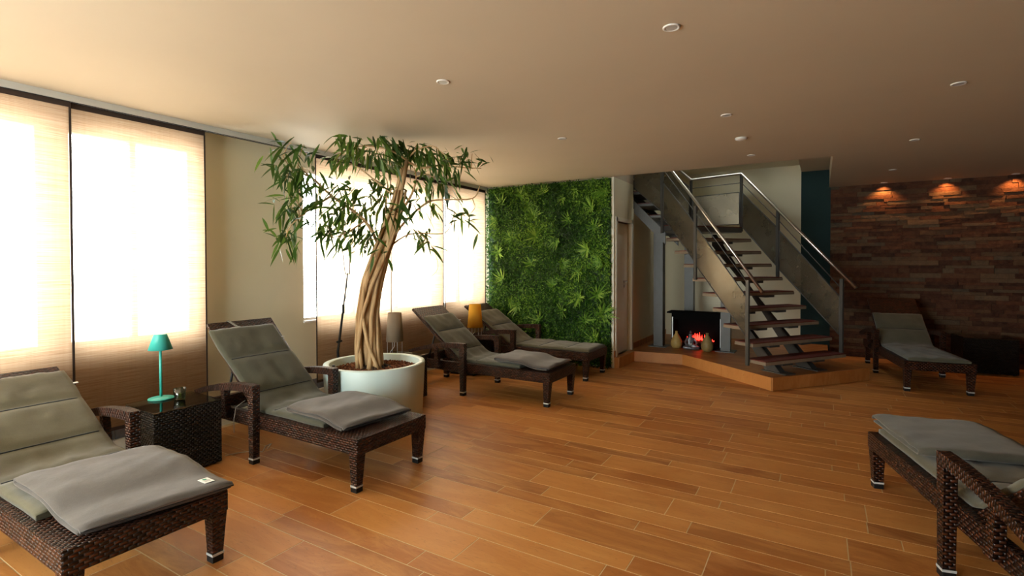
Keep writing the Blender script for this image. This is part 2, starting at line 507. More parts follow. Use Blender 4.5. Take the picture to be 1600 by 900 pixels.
# window wall
mb = MB(); ys = [Y0 - .2] + [q for ab in WINS for q in ab] + [YB + .3]
XO = -5.3
mb.box(XO, WX, Y0 - .2, YB + .3, -.15, SILL); mb.box(XO, WX, Y0 - .2, YB + .3, HEAD, CH)
for i in range(0, len(ys), 2): mb.box(XO, WX, ys[i], ys[i + 1], SILL, HEAD)
wl = mb.build('wall_left', 'cream'); struct(wl, 'cream plastered window wall along the loungers', 'wall')
for i, (a, b) in enumerate(WINS):
    t = thing('window_%d' % (i + 1), '', 'window', (-5.03, (a + b) / 2, SILL))
    struct(t, ['tall white framed window behind the camera end of the curtains', 'bright window behind the leftmost linen curtain', 'bright window behind the curtain beside the teal lamp', 'wide bright window behind the potted tree', 'narrow bright window beside the green plant wall'][i], 'window')
    W, H = b - a, HEAD - SILL; fr = .045
    mb = MB()
    mb.box(-.03, .03, -W / 2, W / 2, 0, fr); mb.box(-.03, .03, -W / 2, W / 2, H - fr, H)
    n = max(2, round(W / .75)); st = (W - fr) / n
    for q in range(n + 1):
        c = -W / 2 + fr / 2 + q * st; mb.box(-.03, .03, c - fr / 2, c + fr / 2, fr, H - fr)
    mb.build('window_frame', 'white_frame', t)
    for q in range(n):
        c0 = -W / 2 + fr + q * st
        MB().box(-.004, .004, c0, c0 + st - fr, fr, H - fr).build('pane', 'glass', t)
    MB().box(.03, .105, -W / 2, W / 2, -.001, .018).build('window_sill', 'white_frame', t)

# white ledge and slate tiles at the foot of the window wall
bl = MB().box(WX, WX + .05, Y0, 7.15, 0, .115).build('baseboard_left', 'white_paint'); struct(bl, 'white baseboard ledge under the window curtains', 'baseboard')
for i in range(70):
    y = -1.0 + i * .116
    if y + .11 > 7.14: break
    MB().box(WX, WX + .014, y, y + .108, .118, .235, .3).build('tile', 'slate', bl)

# partition that carries the plant wall, and the door wall behind it
mb = MB(); mb.box(WX, DX, Y1 + .03, 7.26, 0, CH)
mb.build('wall_plant', 'cream'); struct(bpy.data.objects['wall_plant'], 'cream partition wall behind the plant panels', 'wall')
DA, DB, DH = 7.33, 7.99, 2.17
mb = MB()
mb.box(DX - .16, DX, 7.26, DA, 0, CH); mb.box(DX - .16, DX, DA, DB, DH, CH); mb.box(DX - .16, DX, DB, 8.11, 0, CH)
mb.box(DX - .16, DX, 8.11, 9.12, 0, 2.42); mb.box(DX - .16, DX, 9.12, YB, 0, CH)
mb.build('wall_door', 'cream'); struct(bpy.data.objects['wall_door'], 'cream side wall with the white door', 'wall')
mb = MB().box(DX, DX + .012, 8.08, YB, .16, .255); struct(mb.build('baseboard_door_wall', 'plank'), 'brown tile baseboard beside the white door', 'baseboard')
struct(MB().box(DX, DX + .012, 7.2, 7.262, .16, .255).build('baseboard_door_side', 'plank'), 'short brown tile baseboard between plant wall and door', 'baseboard')
dr = thing('door_1', '', 'door', (DX, (DA + DB) / 2, .16)); struct(dr, 'white interior door beside the green plant wall', 'door')
hw = (DB - DA) / 2; hh = DH - .16
MB().box(-.10, -.055, -hw + .002, hw - .002, 0, hh - .004, bev=.003).build('door_leaf', 'white_paint', dr)
mb = MB()
for q in (-1, 1): mb.box(-.155, .018, q * hw - (.002 if q < 0 else -.002) - (.066 if q < 0 else 0), q * hw + (.066 if q > 0 else 0), 0, hh + .06)
mb.box(-.155, .018, -hw - .066, hw + .066, hh, hh + .06); mb.build('door_frame', 'white_paint', dr)
HB = hw - .17
mb = MB().tube([(-.056, HB, 1.10), (-.002, HB, 1.10), (.002, HB - .13, 1.10)], .011, 8)
mb.tube([(-.056, HB, 1.10), (-.045, HB, 1.10)], .024, 12); h_ = mb.build('door_handle', 'chrome', dr)
MB().tube([(-.056, HB, 1.02), (-.046, HB, 1.02)], .022, 12).build('keyhole_plate', 'chrome', dr)

# back wall: cream, teal strip, stone
wb = MB().box(-5.3, -.30, YB, YB + .3, 0, 5.3).build('wall_back', 'cream'); struct(wb, 'cream back wall behind the steel staircase', 'wall')
wt = MB().box(-.30, .13, YB, YB + .3, 0, 5.3).build('wall_back_teal', 'teal_wall'); struct(wt, 'dark teal painted wall strip beside the stone wall', 'wall')
ws = MB().box(.13, X1 + .2, YB, YB + .3, 0, CH).build('wall_back_stone', 'stone'); struct(ws, 'wall clad in rough red brown split stone strips', 'wall')
rng = random.Random(9); stones = []
z = 0; 
while z < CH - .01:
    h = min(rng.choice((.045, .055, .06, .075)), CH - z); x = .13 - rng.random() * .2
    while x < X1:
        L = rng.choice((.14, .2, .26, .3, .38, .45)); x0 = max(x, .13); x1 = min(x + L, X1)
        if x1 - x0 > .02: stones.append((x0, x1, z, z + h, rng.random(), rng.uniform(.012, .045)))
        x += L
    z += h
def stone_mb(mb, s):
    j = lambda: rng.uniform(-.004, .004); g = .0015; d = s[5]
    x0, x1, z0, z1 = s[0] + g, s[1] - g, s[2] + g, s[3] - g
    return mb.hexa([(x0, YB - d + j(), z0), (x1, YB - d + j(), z0), (x1, YB, z0), (x0, YB, z0), (x0, YB - d + j(), z1), (x1, YB - d + j(), z1), (x1, YB, z1), (x0, YB, z1)], s[4])
inv = [s for s in stones if s[1] < 2.65]; inv.sort(key=lambda s: -(s[1] - s[0]) * (s[3] - s[2])); pick = set(map(id, inv[:300]))
mb = MB()
for s in stones:
    if id(s) in pick: stone_mb(MB(), s).build('stone', 'stone', ws)
    else: stone_mb(mb, s)
o = mb.build('stone_rest', 'stone', ws); o['kind'] = 'stuff'

# walls out of view, finished dark to cut light bounced to the right side
struct(MB().box(X1, X1 + .2, Y0 - .2, YB + .3, 0, CH).build('wall_right', 'stone'), 'dark stone side wall right of the frame', 'wall')
mb = MB(); fx0, fx1, fz0, fz1 = ADDED_FWIN
mb.box(WX, fx0, Y0 - .2, Y0, 0, CH); mb.box(fx1, X1, Y0 - .2, Y0, 0, CH); mb.box(fx0, fx1, Y0 - .2, Y0, 0, fz0); mb.box(fx0, fx1, Y0 - .2, Y0, fz1, CH)
struct(mb.build('wall_front', 'teal_wall'), 'dark teal wall with a large window behind the camera', 'wall')
t = thing('window_6', '', 'window', ((fx0 + fx1) / 2, Y0 - .12, fz0)); struct(t, 'large daylight window behind the camera', 'window')
W, H = fx1 - fx0, fz1 - fz0; mb = MB(); mb.box(-W / 2, W / 2, -.03, .03, 0, .06); mb.box(-W / 2, W / 2, -.03, .03, H - .06, H)
for q in range(5): c = -W / 2 + .03 + q * (W - .06) / 4; mb.box(c - .03, c + .03, -.03, .03, .06, H - .06)
mb.build('window_frame', 'white_frame', t)
for q in range(4): c = -W / 2 + .06 + q * (W - .06) / 4; MB().box(c, c + (W - .06) / 4 - .06, -.004, .004, .06, H - .06).build('pane', 'glass', t)

# stair shaft above the ceiling
mb = MB()
mb.box(-3.75, OPX + .15, OPY - .15, OPY, 3.15, 5.3); mb.box(OPX, OPX + .15, OPY, YB, 3.15, 5.3); mb.box(-3.75, -3.6, OPY, YB, 3.15, 5.3)
mb.box(-3.75, DX - .16, YB, YB + .15, 3.15, 5.3)
struct(mb.build('wall_stairwell', 'cream'), 'cream walls of the stairwell above the ceiling', 'wall')
a0, a1, b0, b1 = ADDED_SKYL; mb = MB()
mb.box(-3.75, a0, OPY - .15, YB + .3, 5.3, 5.45); mb.box(a1, OPX + .15, OPY - .15, YB + .3, 5.3, 5.45); mb.box(a0, a1, OPY - .15, b0, 5.3, 5.45); mb.box(a0, a1, b1, YB + .3, 5.3, 5.45)
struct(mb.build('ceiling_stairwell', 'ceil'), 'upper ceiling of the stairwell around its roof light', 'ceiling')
t = thing('window_7', '', 'window', ((a0 + a1) / 2, (b0 + b1) / 2, 5.33)); struct(t, 'roof light above the staircase', 'window')
MB().box((a0 - a1) / 2, (a1 - a0) / 2, (b0 - b1) / 2, (b1 - b0) / 2, 0, .01).build('pane', 'glass', t)
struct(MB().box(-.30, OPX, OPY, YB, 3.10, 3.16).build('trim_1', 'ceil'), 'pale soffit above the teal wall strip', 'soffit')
struct(MB().box(DX - .1, -.31, 9.55, YB, 3.22, 3.42).build('trim_2', 'cream'), 'pale beam across the top of the stairwell wall', 'beam')

# tiled platform under the stairs
plat = [(DX, 7.235), (-2.54, 7.235), (-2.52, 7.89), (-1.79, 7.99), (-.50, 6.90), (.545, 8.18), (.27, 8.36), (.10, 8.6), (.10, YB), (DX, YB)]
pf = MB().prism([(x * 1.0, y) for x, y in plat], 0, .148).build('platform', 'grout'); struct(pf, 'low tiled platform carrying the staircase and fireplace', 'platform')
mb = MB().prism(plat, .148, .16, .1).build('top_tile', 'plank', pf)
rng = random.Random(3)
for i in range(7):
    a, b = Vector(plat[i]), Vector(plat[i + 1]); n = max(1, round((b - a).length / .8)); d = (b - a); nrm = Vector((d.y, -d.x)).normalized() * .012
    for q in range(n):
        p0 = a + d * (q / n) + d.normalized() * .002; p1 = a + d * ((q + 1) / n) - d.normalized() * .002
        MB().slab([(p0.x, p0.y, .002), (p1.x, p1.y, .002), (p1.x, p1.y, .1595), (p0.x, p0.y, .1595)], (nrm.x, nrm.y, 0), rng.uniform(.3, .75)).build('riser_tile', 'plank', pf)

# ================================================================== curtains and rail
rail = thing('curtain_rail', 'long aluminium curtain rail running along the ceiling edge', 'curtain rail', (-4.8, 3.2, CH))
MB().box(-.035, .035, -5.6, 3.93, -.048, 0).build('track_profile', 'alu', rail)
for q in (-.016, .016): MB().box(q - .004, q + .004, -5.6, 3.93, -.052, -.048).build('groove', 'black', rail)
CUR = [(-.62, .53, 'linen curtain panel at the far left edge of the photo'),
       (.54, 1.588, 'linen curtain panel left of the wide bright panel, brown pillar shadow along its edge'),
       (1.60, 2.575, 'bright linen curtain panel directly behind the teal lamp'),
       (3.75, 4.905, 'linen curtain panel behind the tree trunk and black stand'),
       (4.915, 6.015, 'linen curtain panel behind the grey beige lamp and second lounger pair'),
       (6.025, 7.09, 'linen curtain panel beside the green plant wall')]
for i, (a, b, lab) in enumerate(CUR):
    t = thing('curtain', lab, 'curtain', (-4.80 + (.014 if i % 2 else -.014), (a + b) / 2, .23), 0, 'linen panel curtains along the windows')
    hw = (b - a) / 2; n = 24; P = []
    zt = CH - .085 - .23
    for q in range(n + 1):
        yy = -hw + .006 + (2 * hw - .012) * q / n
        P.append([(.006 * math.sin(yy * 9 + i) * (1 - zz / zt) + .002 * math.sin(zz * 3 + yy * 5), yy, zz) for zz in [zt * k / 20 for k in range(21)]])
    MB().grid(P).build('fabric', 'curtain', t, fix=False)
    for sd in (-1, 1):
        MB().box(-.003, .003, sd * hw - .008, sd * hw + .004, 0, zt).build('hem', 'hem', t)
    MB().box(-.006, .006, -hw, hw, zt - .005, zt + .032).build('top_carrier', 'hem', t)
    MB().box(-.004, .004, -hw, hw, -.004, .022).build('bottom_bar', 'hem', t)
struct(MB().box(WX, -4.835, Y0, 7.15, 0, 0.0005).build('trim_3', 'grout'), 'narrow grout joint at the window wall', 'trim')

# ================================================================== plant wall
gw = thing('plant_wall', 'lush green artificial plant wall panel between window and door', 'plant wall', (-3.70, Y1 + .03, 0))
GX0, GX1 = -4.80 + 3.70, -2.635 + 3.70
MB().box(GX0 + .01, GX1 - .01, -.02, 0, .02, CH - .01).build('backing_mat', 'boxwood', gw)
rng = random.Random(21)
mb = MB()
def leaf4(mb, p, d, n, L, W, r):
    d = d.normalized(); s_ = d.cross(n).normalized(); n = s_.cross(d)
    b = len(mb.v)
    mb.v += [tuple(p), tuple(p + d * L * .5 + s_ * W * .5 + n * L * .06), tuple(p + d * L), tuple(p + d * L * .5 - s_ * W * .5 + n * L * .06)]
    mb.face((b, b + 1, b + 2, b + 3), [(0, 0)] * 4, r, False)
for k in range(30000):
    x = rng.uniform(GX0, GX1); zz = rng.uniform(.01, CH - .02)
    dep = .04 + .11 * (mnoise.noise(Vector((x * 3.2, zz * 3.2, 3))) + .5)
    tone = .5 + .9 * mnoise.noise(Vector((x * 1.7 + 9, zz * 1.7, 1)))
    p = Vector((x, -.02 - max(0, dep) * rng.random(), zz))
    d = Vector((rng.gauss(0, 1), -abs(rng.gauss(.5, .5)), rng.gauss(-.1, 1)))
    nn = Vector((rng.gauss(0, .5), -1, rng.gauss(.3, .5)))
    leaf4(mb, p, d, nn, rng.uniform(.022, .058), rng.uniform(.012, .024), max(0, min(1, .7 * tone + rng.uniform(-.45, .5))))
o = mb.build('boxwood_foliage', 'boxwood', gw, fix=False); o['kind'] = 'stuff'
def blade(mb, p, d, nrm, L, W, droop, r, seg=3):
    d = d.normalized(); s_ = d.cross(nrm)
    if s_.length < 1e-3: s_ = d.orthogonal()
    s_.normalize(); b = len(mb.v); prof = (.35, 1, .8, .03) if seg == 3 else (.3, .9, 1, .65, .02)
    n = len(prof) - 1
    for i, wv in enumerate(prof):
        t = i / n; q = p + d * (L * t) + droop * (t * t)
        mb.v.append(tuple(q + s_ * (W * .5 * wv))); mb.v.append(tuple(q - s_ * (W * .5 * wv)))
    for i in range(n): mb.face((b + 2 * i, b + 2 * i + 2, b + 2 * i + 3, b + 2 * i + 1), [(0, 0)] * 4, r, True)
ros = []
for v in range(5):
    mb = MB(); nl = (18, 22, 14, 26, 20)[v]
    for k in range(nl):
        a = 2 * PI * k / nl + rng.uniform(-.15, .15); out = rng.uniform(.25, .7)
        d = Vector((math.cos(a), -out, math.sin(a))); L = rng.uniform(.11, .21) * (1 if v != 3 else .75)
        blade(mb, Vector((0, 0, 0)), d, Vector((0, -1, .2)), L, rng.uniform(.018, .03), Vector((0, -.01, -.05)), rng.uniform(.2, 1))
    ros.append(mb.mesh('rosette', fix=False))
RP = [(785, 318), (800, 372), (835, 337), (826, 322), (838, 370), (880, 310), (925, 325), (930, 355), (940, 410), (832, 412), (787, 437), (800, 470), (810, 478), (880, 412), (905, 425), (880, 485), (905, 465), (915, 500), (870, 375), (850, 300), (900, 290), (780, 395), (935, 460), (865, 445), (775, 345), (842, 500), (918, 390), (890, 345), (948, 300), (930, 530), (815, 300), (948, 490)]
for i, (px, py) in enumerate(RP):
    q = on_y(px, py, Y1 - .03); x = min(max(q.x + 3.70, GX0 + .1), GX1 - .1); zz = min(max(q.z, .15), CH - .16)
    sc_ = rng.uniform(.7, 1.1)
    fo = link('fern_rosette', ros[i % 5], 'fern', gw, (x, -.085, zz), (rng.uniform(-.45, .45), rng.uniform(0, 6.28), rng.uniform(-.45, .45))); fo.scale = (sc_,) * 3
struct(MB().box(DX - .022, DX + .003, Y1 + .004, Y1 + .03, .16, CH).build('trim_4', 'white_paint'), 'white edge strip beside the plant wall', 'trim')

# ================================================================== ceiling spots
def downlight(x, y, lab, lit=False, grp='recessed spotlights in the ceiling'):
    t = thing('ceiling_spotlight', lab, 'spotlight', (x, y, CH), 0, grp)
    MB().lathe([(.030, 0), (.046, 0), (.046, -.005), (.040, -.008), (.030, -.004), (.030, 0)], 24).build('ring', 'white_plastic', t)
    MB().lathe([(.030, -.0055), (.018, -.003), (.018, -.001), (.030, -.001)], 20).build('reflector', 'alu', t)
    MB().lathe([(.0005, -.0035), (.018, -.0032), (.018, -.001), (.0005, -.001)], 16).build('lens', 'bulb' if lit else 'lens_off', t)
    if lit:
        l = bpy.data.lights.new('spot_beam', 'SPOT'); l.energy = 9; l.color = (1, .42, .12); l.spot_size = 1.9; l.spot_blend = .8; l.shadow_soft_size = .015
        o = bpy.data.objects.new('spot_beam', l); C.objects.link(o); o.parent = t; o.location = (0, 0, -.012); o.rotation_euler = (.25, 0, 0)
LT = [(-2.245, 2.81, 'recessed ceiling spotlight nearest the curtains, above the potted tree side'), (-.69, 2.80, 'largest recessed ceiling spotlight at the top of the photo'),
      (-2.242, 4.71, 'recessed ceiling spotlight straight in front of the plant wall'), (-.697, 4.70, 'recessed ceiling spotlight in front of the round detector'),
      (-.706, 6.60, 'recessed ceiling spotlight closest to the stairwell opening'), (.822, 4.73, 'recessed ceiling spotlight at the upper right of the photo'),
      (.816, 6.66, 'recessed ceiling spotlight right of the stairwell corner'), (.827, 8.66, 'unlit recessed ceiling spotlight just in front of the stone wall')]
for x, y, lab in LT: downlight(x, y, lab)
for x, lab in ((.847, 'glowing orange spotlight over the stone wall, nearest the staircase'), (1.62, 'glowing orange spotlight in the middle over the stone wall'), (2.37, 'glowing orange spotlight over the stone wall at the right photo edge')):
    downlight(x, 9.99, lab, True, 'glowing spotlights over the stone wall')
t = thing('smoke_detector', 'flat white round detector on the ceiling between two spotlights', 'smoke detector', (-.697, 5.635, CH))
MB().lathe([(.055, 0), (.058, -.008), (.05, -.02), (.03, -.026), (.0005, -.027)], 24).build('housing', 'white_plastic', t)
MB().lathe([(.056, -.010), (.0585, -.011), (.0585, -.014), (.054, -.0145)], 24).build('vent_ring', 'lens_off', t)

# ================================================================== loungers
LW = .345
def bend_profile(hx, ang, x_start, s_back, thick):
    """pad centre line: from the foot to the hinge then up the back"""
    z0 = .372 + thick / 2; pts = []; n = 34
    for i in range(n + 1): pts.append(Vector((x_start + (hx - .10 - x_start) * i / n, 0, z0)))
    ca, sa = math.cos(ang), math.sin(ang); off = .02 + thick / 2
    p0 = pts[-1]; d1 = Vector((ca, 0, sa)); nn = Vector((-sa, 0, ca))
    p2 = Vector((hx, 0, .36)) + d1 * .12 + nn * (off + .004); mid = Vector((hx - .01, 0, z0))
    for i in range(1, 9):
        t = i / 8; pts.append(p0 * (1 - t) ** 2 + mid * 2 * t * (1 - t) + p2 * t * t)
    m2 = 26
    for i in range(1, m2 + 1): pts.append(p2 + d1 * ((s_back - .12) * i / m2))
    return pts

def lounger(name_lab, loc, rz, ang, grp='brown wicker sun loungers'):
    t = thing('wicker_lounger', name_lab, 'lounger', loc, rz, grp)
    mb = MB()
    for s in (-1, 1): mb.box(0, 1.97, s * LW - (.05 if s > 0 else 0), s * LW + (.05 if s < 0 else 0), .26, .37, bev=.006)
    for x in (0, 1.92): mb.box(x, x + .05, -LW + .045, LW - .045, .262, .368)
    mb.build('seat_frame', 'wicker', t)
    MB().box(.045, 1.22, -LW + .045, LW - .045, .345, .368).build('seat_deck', 'wicker', t)
    for x in (.045, 1.90):
        for s in (-1, 1):
            cx, cy = x + (0 if x < 1 else -.0), s * (LW - .042); mb = MB()
            a, b, zt = .038, .027, .262; dx = .008 if x < 1 else 0
            mb.hexa([(cx - b + dx, cy - b, .045), (cx + b + dx, cy - b, .045), (cx + b + dx, cy + b, .045), (cx - b + dx, cy + b, .045), (cx - a, cy - a, zt), (cx + a, cy - a, zt), (cx + a, cy + a, zt), (cx - a, cy + a, zt)])
            lg = mb.build('leg', 'wicker', t)
            MB().box(cx - b - .002 + dx, cx + b + .002 + dx, cy - b - .002, cy + b + .002, 0, .034, bev=.003).build('foot_cap', 'black', lg)
            MB().box(cx - b - .003 + dx, cx + b + .003 + dx, cy - b - .003, cy + b + .003, .034, .046).build('cap_ring', 'alu', lg)
    for s in (-1, 1):
        cy = s * (LW + .030); mb = MB(); b, a = .027, .036
        cx = 1.12
        mb.hexa([(cx - b, cy - b, .045), (cx + b, cy - b, .045), (cx + b, cy + b, .045), (cx - b, cy + b, .045), (cx - a, cy - .0295, .60), (cx + a, cy - .0295, .60), (cx + a, cy + .0295, .60), (cx - a, cy + .0295, .60)])
        lg = mb.build('arm_leg', 'wicker', t)
        MB().box(cx - b - .002, cx + b + .002, cy - b - .002, cy + b + .002, 0, .034, bev=.003).build('foot_cap', 'black', lg)
        MB().box(cx - b - .003, cx + b + .003, cy - b - .003, cy + b + .003, .034, .046).build('cap_ring', 'alu', lg)
        pts = []
        for i in range(13):
            q = i / 12; pts.append((1.084 + q * .85, cy, .580 + .006 * math.sin(q * PI) - .125 * q ** 1.9))
        MB().rectsweep(pts, .060, [.060 - .022 * (i / 12) ** 2 for i in range(13)]).build('armrest', 'wicker', t)
        MB().hexa([(1.46, cy - .022, .30), (1.53, cy - .022, .30), (1.53, cy + .022, .30), (1.46, cy + .022, .30), (1.50, cy - .022, .53), (1.545, cy - .022, .53), (1.545, cy + .022, .53), (1.50, cy + .022, .53)]).build('arm_support', 'wicker', t)
    bk = MB().box(0, .97, -.30, .30, -.018, .016, bev=.008).build('backrest', 'wicker', t, loc=(1.22, 0, .36), rot=(0, -ang, 0))
    mb = MB(); tx = 1.22 + .55 * math.cos(ang); tz = .36 + .55 * math.sin(ang) - .03
    for s in (-1, 1): mb.tube([(tx, s * .24, tz), (min(tx + .12, 1.85), s * .24, .31)], .011, 6)
    mb.tube([(tx, -.24, tz), (tx, .24, tz)], .011, 6); mb.build('backrest_brace', 'black', t)
    return t

def pad(lab, loc, rz, ang, x0, s_back, seams, mat='pad', width=.29, thick=.045, shift=0., seed=1, strap=False, tagd=True):
    t = thing('lounger_cushion', lab, 'cushion', loc, rz, 'padded lounger cushions')
    pts = bend_profile(1.22, ang, x0, s_back, thick); N = len(pts)
    ls = [0]
    for i in range(1, N): ls.append(ls[-1] + (pts[i] - pts[i - 1]).length)
    T = ls[-1]; ny = 22; rn = random.Random(seed); sx = rn.random() * 50
    def section(i, closed=True):
        p = pts[i]; tg = (pts[min(i + 1, N - 1)] - pts[max(i - 1, 0)]).normalized(); nn = Vector((-tg.z, 0, tg.x))
        s = ls[i] / T
        sd = min([abs(s - q) * T for q in seams] + [9]); pin = 1 - .75 * math.exp(-(sd / .03) ** 2)
        end = min(s * T, (1 - s) * T); pin *= (min(1, .35 + end / .03 * .65))
        row = []
        dy = shift * smooth01((s - .5) / .5)
        for k in range(2 * ny):
            up = k < ny; q = (k % ny) / (ny - 1); yy = (q * 2 - 1) * (1 if up else -1)
            ed = max(0, 1 - abs(yy) ** 8)
            wv = mnoise.noise(Vector((ls[i] * 5 + sx, yy * 3.0, 0))) * .011 + mnoise.noise(Vector((ls[i] * 15 + sx + yy * 5, yy * 4, 5))) * .008
            h = (thick / 2) * pin * (.35 + .65 * ed) + (wv * (1 - math.exp(-(sd / .05) ** 2)) if up else 0) * ed
            wob = 1 + .02 * mnoise.noise(Vector((ls[i] * 4 + sx, 7 * yy, 2)))
            base = p + nn * (h if up else -thick / 2)
            row.append((base.x, yy * width * wob + dy, max(base.z, .371) if i < 34 else base.z))
        return row
    R = [section(i) for i in range(N)]
    mb = MB(); b = len(mb.v); K = 2 * ny
    for row in R: mb.v += row
    for i in range(N - 1):
        for k in range(K):
            k2 = (k + 1) % K; mb.face((b + i * K + k, b + (i + 1) * K + k, b + (i + 1) * K + k2, b + i * K + k2), None, 0, True)
    mb.face([b + k for k in range(K)], None, 0); mb.face([b + (N - 1) * K + k for k in reversed(range(K))], None, 0)
    mb.build('pad', mat, t)
    for q in seams:
        i = min(range(N), key=lambda j: abs(ls[j] / T - q)); row = R[i]
        MB().tube([(row[k][0], row[k][1], row[k][2] + .001) for k in range(1, ny - 1)], .005, 5).build('seam', 'seam', t)
    if strap:
        d1 = Vector((math.cos(ang), 0, math.sin(ang))); nn = Vector((-d1.z, 0, d1.x)); h0 = Vector((1.22, 0, .36))
        top = h0 + d1 * .97; A = h0 + d1 * (s_back - .01) + nn * .045
        ps = [A + Vector((0, .03, 0)), h0 + d1 * .90 + nn * .022 + Vector((0, .075, 0)), top + nn * .020 + d1 * .004 + Vector((0, .12, 0)), top - nn * .022 + d1 * .004 + Vector((0, .12, 0))]
        MB().rectsweep(ps, .022, .003, (0, 1, 0)).build('tie_strap', 'strap', t)
    if strap:
        MB().tube([(1.36, .30, .44), (1.365, .375, .40), (1.37, .39, .30), (1.365, .392, .20)], .004, 6).build('tie_string', 'strap', t)
    if tagd:
        i = N - 7; p = R[i][0]; MB().box(p[0] - .012, p[0] + .012, p[1] - .022, p[1] + .004, p[2] - .003, p[2] + .003).build('side_tag', 'tag', t)
    return t

def blanket(lab, loc, rz, x0, x1, y0, y1, z0, mat='blanket', layers=2, tg=False, seed=3, edge=None, skew=0.):
    """a folded fleece: a sheet that doubles back on itself, the fold at the head end"""
    t = thing('fleece_blanket', lab, 'blanket', loc, rz, 'folded fleece blankets')
    th = .021; gap = .014; n = 26; ny = 20; path = []
    r = (th + gap) / 2
    zb = z0 + th / 2; zt = zb + th + gap
    for i in range(n + 1): path.append((x0 + .012 + (x1 - x0 - .012 - r) * i / n, zb))
    for i in range(1, 7): a = -PI / 2 + PI * i / 7; path.append((x1 - r + math.cos(a) * r, (zb + zt) / 2 + math.sin(a) * r))
    for i in range(n + 1): path.append((x1 - r - (x1 - x0 - r) * i / n, zt))
    ext = path[-1]
    for i in range(1, 6): path.append((ext[0] - .006 * i * .5, ext[1] - .0035 * i))
    N = len(path); rn = random.Random(seed).random() * 30; mb = MB(); K = 2 * ny
    for i, (px, pz) in enumerate(path):
        a = path[max(0, i - 1)]; c = path[min(N - 1, i + 1)]; tx, tz = c[0] - a[0], c[1] - a[1]; l = math.hypot(tx, tz); nx, nz = -tz / l, tx / l
        for k in range(K):
            up = k < ny; q = (k % ny) / (ny - 1); q = q if up else 1 - q; yy = y0 + (y1 - y0) * q
            ed = 1 - abs(q * 2 - 1) ** 10; hh = th / 2 * (.45 + .55 * ed) * (1 if up else -1)
            wv = (mnoise.noise(Vector((px * 5 + rn, yy * 5, 1))) * .009 + mnoise.noise(Vector((px * 14 + rn + yy * 9, yy * 5, 4))) * .005) if pz > (zb + zt) / 2 else 0
            drop = -.02 * max(0, abs(q * 2 - 1) - .75) / .25 if pz > (zb + zt) / 2 else 0
            wob = .010 * mnoise.noise(Vector((px * 6 + rn, q * 2, 9)))
            mb.v.append((px + nx * hh + skew * (q - .5), yy + wob * (1 if pz > zb + .01 else .4), pz + nz * hh + wv + drop * .5 - (.048 * smooth01((edge + .04 - px) / .26) if edge else 0)))
    for i in range(N - 1):
        for k in range(K):
            k2 = (k + 1) % K; mb.face((i * K + k, (i + 1) * K + k, (i + 1) * K + k2, i * K + k2), None, 0, True)
    mb.face(list(range(K)), None, 0); mb.face([(N - 1) * K + k for k in reversed(range(K))], None, 0)
    o = mb.build('fleece', mat, t)
    # whip stitched edge on the open foot end
    row = [mb.v[(N - 1) * K + k] for k in range(ny)]
    MB().tube([(p[0] - .002, p[1], p[2]) for p in row], .0045, 5).build('stitched_edge', 'seam', t)
    if tg:
        i = N - 7; k = K - 1 - tg; p = Vector(mb.v[i * K + k]); p2 = Vector(mb.v[(i - 3) * K + k]); p3 = Vector(mb.v[i * K + k - 2])
        u = (p2 - p).normalized(); v = (p3 - p).normalized(); nn = u.cross(v).normalized(); nn = nn if nn.z > 0 else -nn
        p = p + nn * .004
        lb = MB().slab([p, p + u * .075, p + u * .075 + v * .045, p + v * .045], nn * .002).build('care_label', 'tag', t)
        cpt = p + u * .055 + v * .022 + nn * .0022
        MB().slab([cpt + (u * math.cos(q) + v * math.sin(q)) * .010 for q in [2 * PI * j / 10 for j in range(10)]], nn * .0006).build('round_print', 'tag_print', lb)
        for j in range(3):
            a = p + u * (.038 - j * .011) + v * .008 + nn * .0022
            MB().slab([a, a + u * .004, a + u * .004 + v * .028, a + v * .028], nn * .0005).build('print_line', 'strap', lb)
    return t

PADZ = 0
# A: front left
aA, aB, aC, aD, aE, aG = (math.radians(q) for q in (27, 43, 39, 34, 40, 38))
LA = ((-2.655, 1.175, 0), PI); LB = ((-2.64, 2.725, 0), PI - .01); LC = ((-2.47, 5.215, 0), PI); LD = ((-2.59, 6.56, 0), PI)
LE = ((1.20, 7.72, 0), math.radians(98.5)); LG = ((.62, 4.43, 0), math.radians(-75.5))
lounger('brown wicker lounger in the front left corner, reclined lowest', *LA, aA)
lounger('brown wicker lounger between the wicker table and white planter', *LB, aB)
lounger('brown wicker lounger just right of the white planter', *LC, aC)
lounger('brown wicker lounger in front of the plant wall', *LD, aD)
lounger('dark wicker lounger in the shadow before the stone wall', *LE, aE)
lounger('brown wicker lounger cut off by the lower right photo edge', *LG, aG)
pad('olive grey cushion on the front left lounger', *LA, aA, .42, .86, (.36, .56, .80), 'pad', .30, .045, 0, 1)
pad('grey green cushion tied to the lounger left of the white planter', *LB, aB, .40, .86, (.38, .56, .80), 'pad_green', .295, .045, .045, 2, True)
pad('grey green cushion on the lounger right of the white planter', *LC, aC, .40, .77, (.40, .60, .82), 'pad_green', .285, .045, 0, 3)
pad('plain olive cushion reaching the foot of the lounger at the plant wall', *LD, aD, .01, .76, (.18, .38, .58, .82), 'pad', .295, .045, 0, 4, tagd=False)
pad('dark cushion on the lounger before the stone wall', *LE, aE, .01, .62, (.55, .83), 'pad_green', .295, .045, 0, 5, tagd=False)
pad('olive cushion under the blanket of the lower right lounger', *LG, aG, .03, .84, (.42, .60, .8), 'pad', .29, .045, 0, 6, tagd=False)
BZ = .426
blanket('grey fleece blanket with white label on the front left lounger', *LA, .012, .80, -.345, .265, BZ, 'blanket', tg=2, seed=3, skew=.10, edge=.42)
